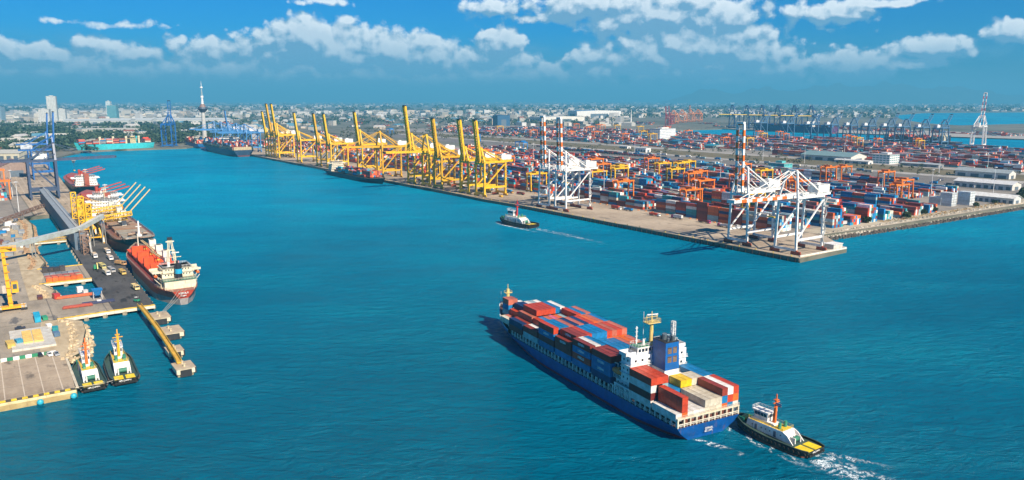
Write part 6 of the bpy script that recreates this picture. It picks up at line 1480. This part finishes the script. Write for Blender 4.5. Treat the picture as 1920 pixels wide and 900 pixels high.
shed(A(1846,332), QA+R(2), 70, 22, 8, 'grey roofed warehouse with a white gable end near the right edge', (.68,.67,.62), (.33,.38,.39), 4)
for i, (u, v, n, h) in enumerate(((1752,384,1,3),(1772,386,2,5),(1806,384,2,5))):
    e = empty('silo_rack', A(u,v), QZ, RI, f'tall white refrigerated rack block near the shore, {ORD[i]} from the left', 'rack', 'white rack blocks near the right shore'); b = MB()
    for k in range(h):
        for j in range(4): b.box(-6.1,6.1,j*2.6,j*2.6+2.4,k*2.75,k*2.75+2.6,tint((.62,.66,.66)))
    b.build('white_box_stack', 'paint', e); f = MB()
    for k in range(h):
        for j in range(4):
            if (j*3+k) % 2: f.box(-6.16,-6.1,j*2.6+.6,j*2.6+1.6,k*2.75+.8,k*2.75+1.8,DK)
            f.box(6.1,6.16,j*2.6+.5,j*2.6+1.7,k*2.75+.6,k*2.75+1.9,(.25,.28,.3))
    f.build('cooling_unit_row', 'paint', f and e)
block(A(1242,262), QA+R(8), 34, 70, 30, 'white office block with a blue side in the middle of the second yard', (.76,.76,.74), band=(.25,.35,.42), floors=7)
shed(A(1288,269), QA+R(6), 26, 105, 8, 'long blue roofed hall right of the white office block', (.10,.22,.32), (.02,.16,.28), 3, doors=5)
shed(A(1205,256), QA+R(6), 22, 60, 7, 'blue roofed hall left of the white office block', (.2,.3,.36), (.02,.20,.36), 3)
shed(A(1340,277), RI+R(6), 26, 50, 6, 'low teal roofed hall at the front of the second yard', (.3,.36,.36), (.02,.25,.33), 2)
shed(A(1205,285), QA+R(6), 30, 16, 9, 'white gate building with a flat roof on the main road', WHT, (.6,.62,.6), .6)
shed(A(1335,318), QA+R(2), 34, 20, 9, 'sky blue roofed pavilion at the rear of the first yard', (.62,.64,.62), (.03,.36,.55), 2)
block(A(1462,328), QA+R(2), 26, 20, 17, 'teal painted block behind the single striped boom', (.10,.45,.45), band=(.06,.28,.3), floors=4)
shed(A(1172,278), QA+R(4), 24, 12, 5, 'small white building on the main road verge', WHT, (.6,.6,.58), 1, name='gate_house', cat='building')
shed(A(1115,221), RI+R(-3), 90, 330, 42, 'huge white hangar with blue trim in the distance', (.78,.78,.74), (.05,.22,.45), 4, doors=1)
shed(A(1045,229), RI+R(-3), 90, 260, 26, 'low white factory hall left of the huge hangar', (.74,.72,.64), (.62,.62,.58), 4)
shed(A(940,236), RI+R(-3), 40, 60, 44, 'dark blue tower block right of the raised yellow booms', (.03,.10,.20), (.04,.12,.22), 1, name='tower_block', cat='building', doors=1)
shed(A(1310,200), RI, 60, 160, 18, 'row of white tank buildings far beyond the orange cranes', (.8,.8,.78), (.7,.7,.7), 2, doors=1)
# left distant city
block(A(101,229), R(20), 40, 32, 124, 'tall pale twin apartment tower left of the basin', (.62,.63,.58), band=(.22,.26,.28), floors=36, name='tower_block')
block(A(86,234), R(20), 40, 40, 66, 'lower pale apartment block joined left of the tall tower', (.62,.62,.57), band=(.25,.28,.3), floors=20, name='tower_block')
block(A(117,226), R(20), 40, 40, 60, 'pale apartment block right of the tall tower', (.60,.60,.55), band=(.25,.28,.3), floors=14, name='tower_block')
block(A(213,222), R(10), 50, 45, 74, 'teal glass tower with a stepped white top in the city', (.14,.34,.38), band=(.03,.16,.2), floors=18, name='tower_block')
block(A(206,220), R(10), 24, 34, 98, 'white fin tower beside the teal glass tower', (.70,.72,.70), band=(.05,.25,.3), floors=18, name='tower_block')
block(A(0,226), R(5), 40, 40, 70, 'blue grey tower at the left edge of the picture', (.30,.40,.46), band=(.05,.16,.25), floors=15, name='tower_block')
for i, (u, v, w) in enumerate(((168,233,190),(208,233,190),(250,232,190),(345,231,420))):
    shed(A(u,v), R(4), w, 90, 17, f'long white roofed warehouse across the basin, {ORD[i]} from the left', (.55,.58,.55), (.60,.63,.60), 7, group='white roofed warehouses across the basin', doors=6)
for i, (u, v, w, d) in enumerate(((165,246,150,60),(205,250,190,50),(30,244,190,60),(75,240,150,60),(20,258,160,50),(20,298,60,60),(50,282,50,40),(35,272,70,30),(112,262,60,30),(238,250,80,40))):
    shed(A(u,v), R(6), w, d, 12, f'cream factory hall among the trees left, {ORD[i]} of the group', tint((.62,.58,.44)), tint((.55,.54,.46)), 5, group='cream factory halls among the trees', doors=5)
shed(A(28,330), QA+R(8), 34, 40, 15, 'brown roofed gantry shed at the left edge of the yard', (.30,.22,.18), (.28,.15,.10), 9, doors=3)
# observation tower
p = A(385,273); e = empty('observation_tower', p, QZ, 0, 'tall white observation tower with a dark pod and needle', 'tower'); b = MB(); b.tube((0,0,0),(0,0,78), 5.5, (.50,.50,.47), 16, 4); b.build('shaft', 'paint', e)
b = MB(); b.tube((0,0,78),(0,0,86), 5, (.04,.07,.12), 18, 11.5); b.tube((0,0,86),(0,0,90), 11.5, (.05,.08,.12), 18, 10.5); b.tube((0,0,90),(0,0,97), 8, (.22,.15,.13), 16, 4); b.build('pod', 'paint', e)
b = MB(); b.tube((0,0,97),(0,0,112), 3.2, (.7,.72,.72), 10, 2); b.tube((0,0,112),(0,0,116), 3.2, WHT, 10); b.tube((0,0,116),(0,0,134), 2.4, (.25,.35,.4), 8, 1.2); b.tube((0,0,134),(0,0,137), 3, WHT, 8); b.tube((0,0,137),(0,0,150), .9, (.6,.65,.68), 6, .3); b.build('needle', 'paint', e)
# chimney/pagoda mast
e = empty('radio_mast', A(1183,229), QZ, 0, 'thin white mast in the far second yard', 'mast'); b = MB(); b.tube((0,0,0),(0,0,62), 4, WHT, 8, .6); b.build('spire', 'paint', e)

# the town: small houses, the largest ones as things of their own
r = random.Random(42); HC = [(.74,.72,.66),(.70,.66,.55),(.62,.60,.56),(.72,.72,.70),(.55,.52,.45),(.66,.55,.42)]; RC = [(.30,.10,.06),(.45,.44,.42),(.10,.25,.34),(.55,.54,.50),(.38,.17,.10),(.62,.62,.60)]
def house_parts(w, d, h, wc, rc, style):
    a = MB(); a.box(-w/2,w/2,-d/2,d/2,0,h,wc); 
    for k in range(max(1, int(h/3.5))):
        for sg in (-1,1):
            for j in range(3): a.box(-w*.38+j*w*.3,-w*.38+j*w*.3+w*.16,min(sg*d/2,sg*(d/2+.1)),max(sg*d/2,sg*(d/2+.1)),k*3.5+1.2,k*3.5+2.6,(.08,.10,.12))
    b = MB()
    if style: 
        b.hexa([(-w/2-.6,-d/2-.6,h),(w/2+.6,-d/2-.6,h),(w/2+.6,d/2+.6,h),(-w/2-.6,d/2+.6,h),(-w/2+2,-.2,h+d*.28),(w/2-2,-.2,h+d*.28),(w/2-2,.2,h+d*.28),(-w/2+2,.2,h+d*.28)], rc)
    else: b.box(-w/2-.3,w/2+.3,-d/2-.3,d/2+.3,h,h+.5,rc)
    return a.mesh('house_wall', M['paint']), b.mesh('house_roof', M['paint'])
kinds = []
for i in range(12):
    w, d, h = r.uniform(16,42), r.uniform(12,24), r.choice((4,7,7,10,14,18)); wc = r.choice(HC); rc = r.choice(RC)
    kinds.append((house_parts(w, d, h, wc, rc, i % 3 > 0), (HC.index(wc), RC.index(rc), h)))
HN = ['cream','sand','grey','white','dull brown','tan']; RN = ['red','grey','blue','pale','brown','white']
cn = {0:'red brown',1:'grey',2:'blue',3:'pale',4:'brown',5:'white'}
SPOTS = []
for i in range(230):
    # stands in the belt between the basin and the horizon
    if i < 150: u = r.uniform(390, 980); v = 187+r.uniform(20, 62)
    else: u = r.uniform(-20, 500); v = 187+r.uniform(18, 80)
    if i < 150 and v > 187+62-(u-390)*.02: continue
    if (u > 100 and 262 < v < 300): continue
    SPOTS.append((i >= 150, u, v))
SPOTS.sort(); cnt = [0, 0]
for lt, u, v in SPOTS:
    p = A(u, v); (mw, mr), k = r.choice(kinds); cnt[lt] += 1
    sc = r.uniform(.8, 1.7)
    for nm, me in (('town_house', mw),):
        o = bpy.data.objects.new(nm, me); S.collection.objects.link(o); o.location = (p[0],p[1],QZ); o.rotation_euler = (0,0,r.uniform(0,6.3)); o.scale = (sc,sc,r.uniform(.9,1.5))
        q = bpy.data.objects.new('roof', mr); S.collection.objects.link(q); q.parent = o
    tag(o, f"{'tall' if k[2] > 9 else 'low'} {HN[k[0]]} house, {RN[k[1]]} roof, {ORD[cnt[lt]-1]} from left {'in the left town' if lt else 'in distant town'}", 'house', 'houses of the left town' if lt else 'houses of the distant town')
tb = MB()
for i in range(6200):
    f = r.random(); u = r.uniform(-60, 1980); v = 187+4+ (r.random()**1.5)*46
    if u > 1180 and v > 221: continue
    if u > 1660 and v > 209: continue
    p = A(u, v); d = math.hypot(*p); w = r.uniform(14,46)*(1+d/9000*.8); kk = r.uniform(.4,1.05); c = tuple(x*kk for x in r.choice(HC+[(.72,.70,.64)]))
    k = math.sin(p[0]/700)+math.sin(p[1]/900+1)+r.uniform(-1,1)
    if k < -.3: continue
    h = r.choice((5,7,9,12,20))*r.uniform(.8,1.6); a = r.uniform(0,3)
    tb.rbox(p, w, w*r.uniform(.4,.8), QZ, QZ+h, a, c, 'b'); 
    if r.random() < .5: tb.rbox(p, w*.98, w*.4, QZ+h, QZ+h+.5, a, r.choice(RC), 'b')
tag(tb.build('far_town', 'paint'), 'countless pale buildings of the town spreading towards the horizon', 'town', kind='stuff')

# ------------------------------------------------------------------ vegetation
def crown(b, c, rx, rz, n, r, col):
    for i in range(n):
        th, ph = r.uniform(0, 6.283), math.acos(r.uniform(-.5, 1)); q = r.uniform(.55, 1.0)
        p = Vector((c[0]+rx*q*math.sin(ph)*math.cos(th), c[1]+rx*q*math.sin(ph)*math.sin(th), c[2]+rz*q*math.cos(ph)))
        s = rx*r.uniform(.22,.42); a = Vector((r.uniform(-1,1),r.uniform(-1,1),r.uniform(-.5,.8))).normalized()*s; d = Vector((r.uniform(-1,1),r.uniform(-1,1),r.uniform(-.6,.6))).normalized()*s
        k = r.uniform(.6,1.5); cc = (col[0]*k, col[1]*k, col[2]*k); e = a.cross(d).normalized()*s*.4
        b.face([p-a, p-d+e, p+a, p+d-e], cc)
def woods(name, label, regions, seed, col=(.05,.078,.042)):
    b = MB(); r = random.Random(seed)
    for (u0, u1, v0, v1, n, sz) in regions:
        for i in range(n):
            p = A(r.uniform(u0,u1), r.uniform(v0,v1)); h = sz*r.uniform(.7,1.4)
            crown(b, (p[0],p[1],QZ+h*.55), h*.7, h*.55, 14, r, col)
    return tag(b.build(name, 'leaf2'), label, 'trees', kind='stuff')
M['leaf2'] = mat('leafy_crown', rough=.9, dirt=.3, dscale=.1, spec=.1)
woods('woodland', 'dark tree belts between the factories and the basin on the left', [(-20,130,236,262,700,15),(110,470,252,270,1000,13),(-20,180,262,285,350,12),(130,460,236,250,400,15)], 3)
woods('woodland', 'dark trees scattered through the distant town', [(-60,1980,193,212,1000,32),(380,1150,212,236,750,14),(1150,1680,200,223,800,18)], 4)
woods('scrub', 'scrub and small trees along the railway and the main road verge', [(890,1500,262,288,260,4.5),(1300,1920,290,330,200,5),(640,1000,240,262,260,7)], 5, (.06,.065,.03))
def shrub(p, h, label, col=(.045,.06,.02)):
    e = empty('shrub', p, QZ-.2, 0, label, 'shrub', 'shrubs on the rubble shore'); r = random.Random(int(p[0]*7)); b = MB(); crown(b, (0,0,h*.55), h*.62, h*.5, 190, r, col); b.build('foliage', 'leaf2', e)
    t_ = MB()
    for k in range(5): a = k*1.3; t_.tube((0,0,0),(math.cos(a)*h*.3,math.sin(a)*h*.3,h*.6), .14, (.10,.07,.045), 5, .04)
    t_.build('stem', 'paint', e)
for i, (u, v, h) in enumerate(((1626,418,5.5),(1699,410,6),(1731,402,5),(1750,398,5.5),(1830,388,4.5),(1865,382,4),(1895,378,5),(1912,374,7.5),(1922,366,9),(1884,376,5))):
    shrub(A(u,v), h, f'green shrub on the rubble shore, {ORD[i]} from the white corner cranes')
b = MB(); r = random.Random(9)
for i in range(420):
    t = r.uniform(200, 430); s = 52+r.uniform(-1,9)+ (t-200)*-.01; p = F(s,t); crown(b, (p[0],p[1],QZ+.4), .9, .8, 6, r, (.42,.24,.07) if r.random() < .7 else (.10,.11,.03))
tag(b.build('dry_grass', 'leaf2'), 'dry orange grass growing along the top of the rubble shore', 'grass', kind='stuff')

# railway wagons and parked road trailers between the yards
r = random.Random(13); nw = 0
def wagon(p, col, lab, rz=QA):
    e = empty('rail_wagon', p, QZ+.1, rz, lab, 'wagon', 'wagons standing on the railway'); b = MB(); b.box(-6.5,6.5,-1.3,1.3,1.0,1.4,(.08,.08,.08)); b.build('frame', 'paint', e); b = MB(); b.box(-6.2,6.2,-1.25,1.25,1.4,3.9,col); b.box(-6.25,-6.2,-1.1,1.1,1.6,3.7,tuple(c*.7 for c in col)); b.build('load_box', 'paint', e); b = MB()
    for x in (-5,-3.6,3.6,5):
        b.tube((x,-.9,.5),(x,-.7,.5), .48, DK, 8); b.tube((x,.7,.5),(x,.9,.5), .48, DK, 8)
    b.build('wheel_set', 'paint', e)
for i in range(26): wagon(F(700+i*14.6, 585), tint(r.choice([MAR,BRN,(.05,.07,.1),(.05,.07,.1),(.04,.05,.07)])), f'dark railway wagon on the nearer line, {ORD[i]} from the right')
for i in range(26): wagon(F(760+i*14.6, 612), tint(r.choice([MAR,RED,BRN,WHT,BLU])), f'wagon with a box on the far line, {ORD[i]} from the right')
for i in range(24):
    s = 330+i*25+r.uniform(-6,6); truck(F(s, r.choice((556,640,652))), QA+(math.pi if r.random() < .5 else 0), f'lorry parked behind the first yard, {ORD[i]} from the right', tint(r.choice([WHT,BLU,(.1,.12,.15),CRM,LTB])), WHT, L=13, group='lorries behind the first yard', kind='box')
for i in range(14):
    u = 1690+i*16+r.uniform(-4,4); v = 351-(i % 3)*6+r.uniform(-2,2); truck(A(u,v), QA+R(90)*(i % 2), f'lorry on the road by the right warehouses, {ORD[i]} from the left', tint(r.choice([WHT,BLU,(.08,.08,.1)])), WHT, L=10, group='lorries by the right warehouses', kind='box')
# distant fixtures of the head of the basin

# concrete barrier blocks along the yard lane and bollards on the quay edge
bm = MB(); bm.hexa([(-1.2,-.5,0),(1.2,-.5,0),(1.2,.5,0),(-1.2,.5,0),(-1,-.25,1),(1,-.25,1),(1,.25,1),(-1,.25,1)], (.80,.28,.05)); bm2 = MB(); bm2.box(-.3,.3,-.42,.42,.2,.7,WHT); m1 = bm.mesh('barrier', M['paint']); m2 = bm2.mesh('barrier_band', M['paint'])
for i in range(34):
    s = 92+i*9.5; p = F(s, 73.5+(i % 3)*.4); o = bpy.data.objects.new('barrier_block', m1); S.collection.objects.link(o); o.location = (p[0],p[1],QZ+.07); o.rotation_euler = (0,0,RI+.1*(i % 4)); tag(o, f'orange and white barrier block along the front yard lane, {ORD[i]} from the corner', 'barrier', 'barrier blocks along the yard lane')
    q = bpy.data.objects.new('white_band', m2); S.collection.objects.link(q); q.parent = o
bm = MB(); bm.tube((0,0,0),(0,0,.7), .35, (.75,.55,.08), 8, .28); bm.tube((0,0,.7),(0,0,.95), .5, (.75,.55,.08), 8); m1 = bm.mesh('bollard', M['paint'])
for i in range(40):
    s = 8+i*15; p = F(s, 1.6-(.0 if s < 310 else 4.2*min(1, (s-310)/87) if s < 400 else 3.2)); o = bpy.data.objects.new('bollard', m1); S.collection.objects.link(o); o.location = (p[0],p[1],QZ+.07); tag(o, f'yellow mooring bollard on the long quay edge, {ORD[i]} from the corner', 'bollard', 'bollards along the long quay')
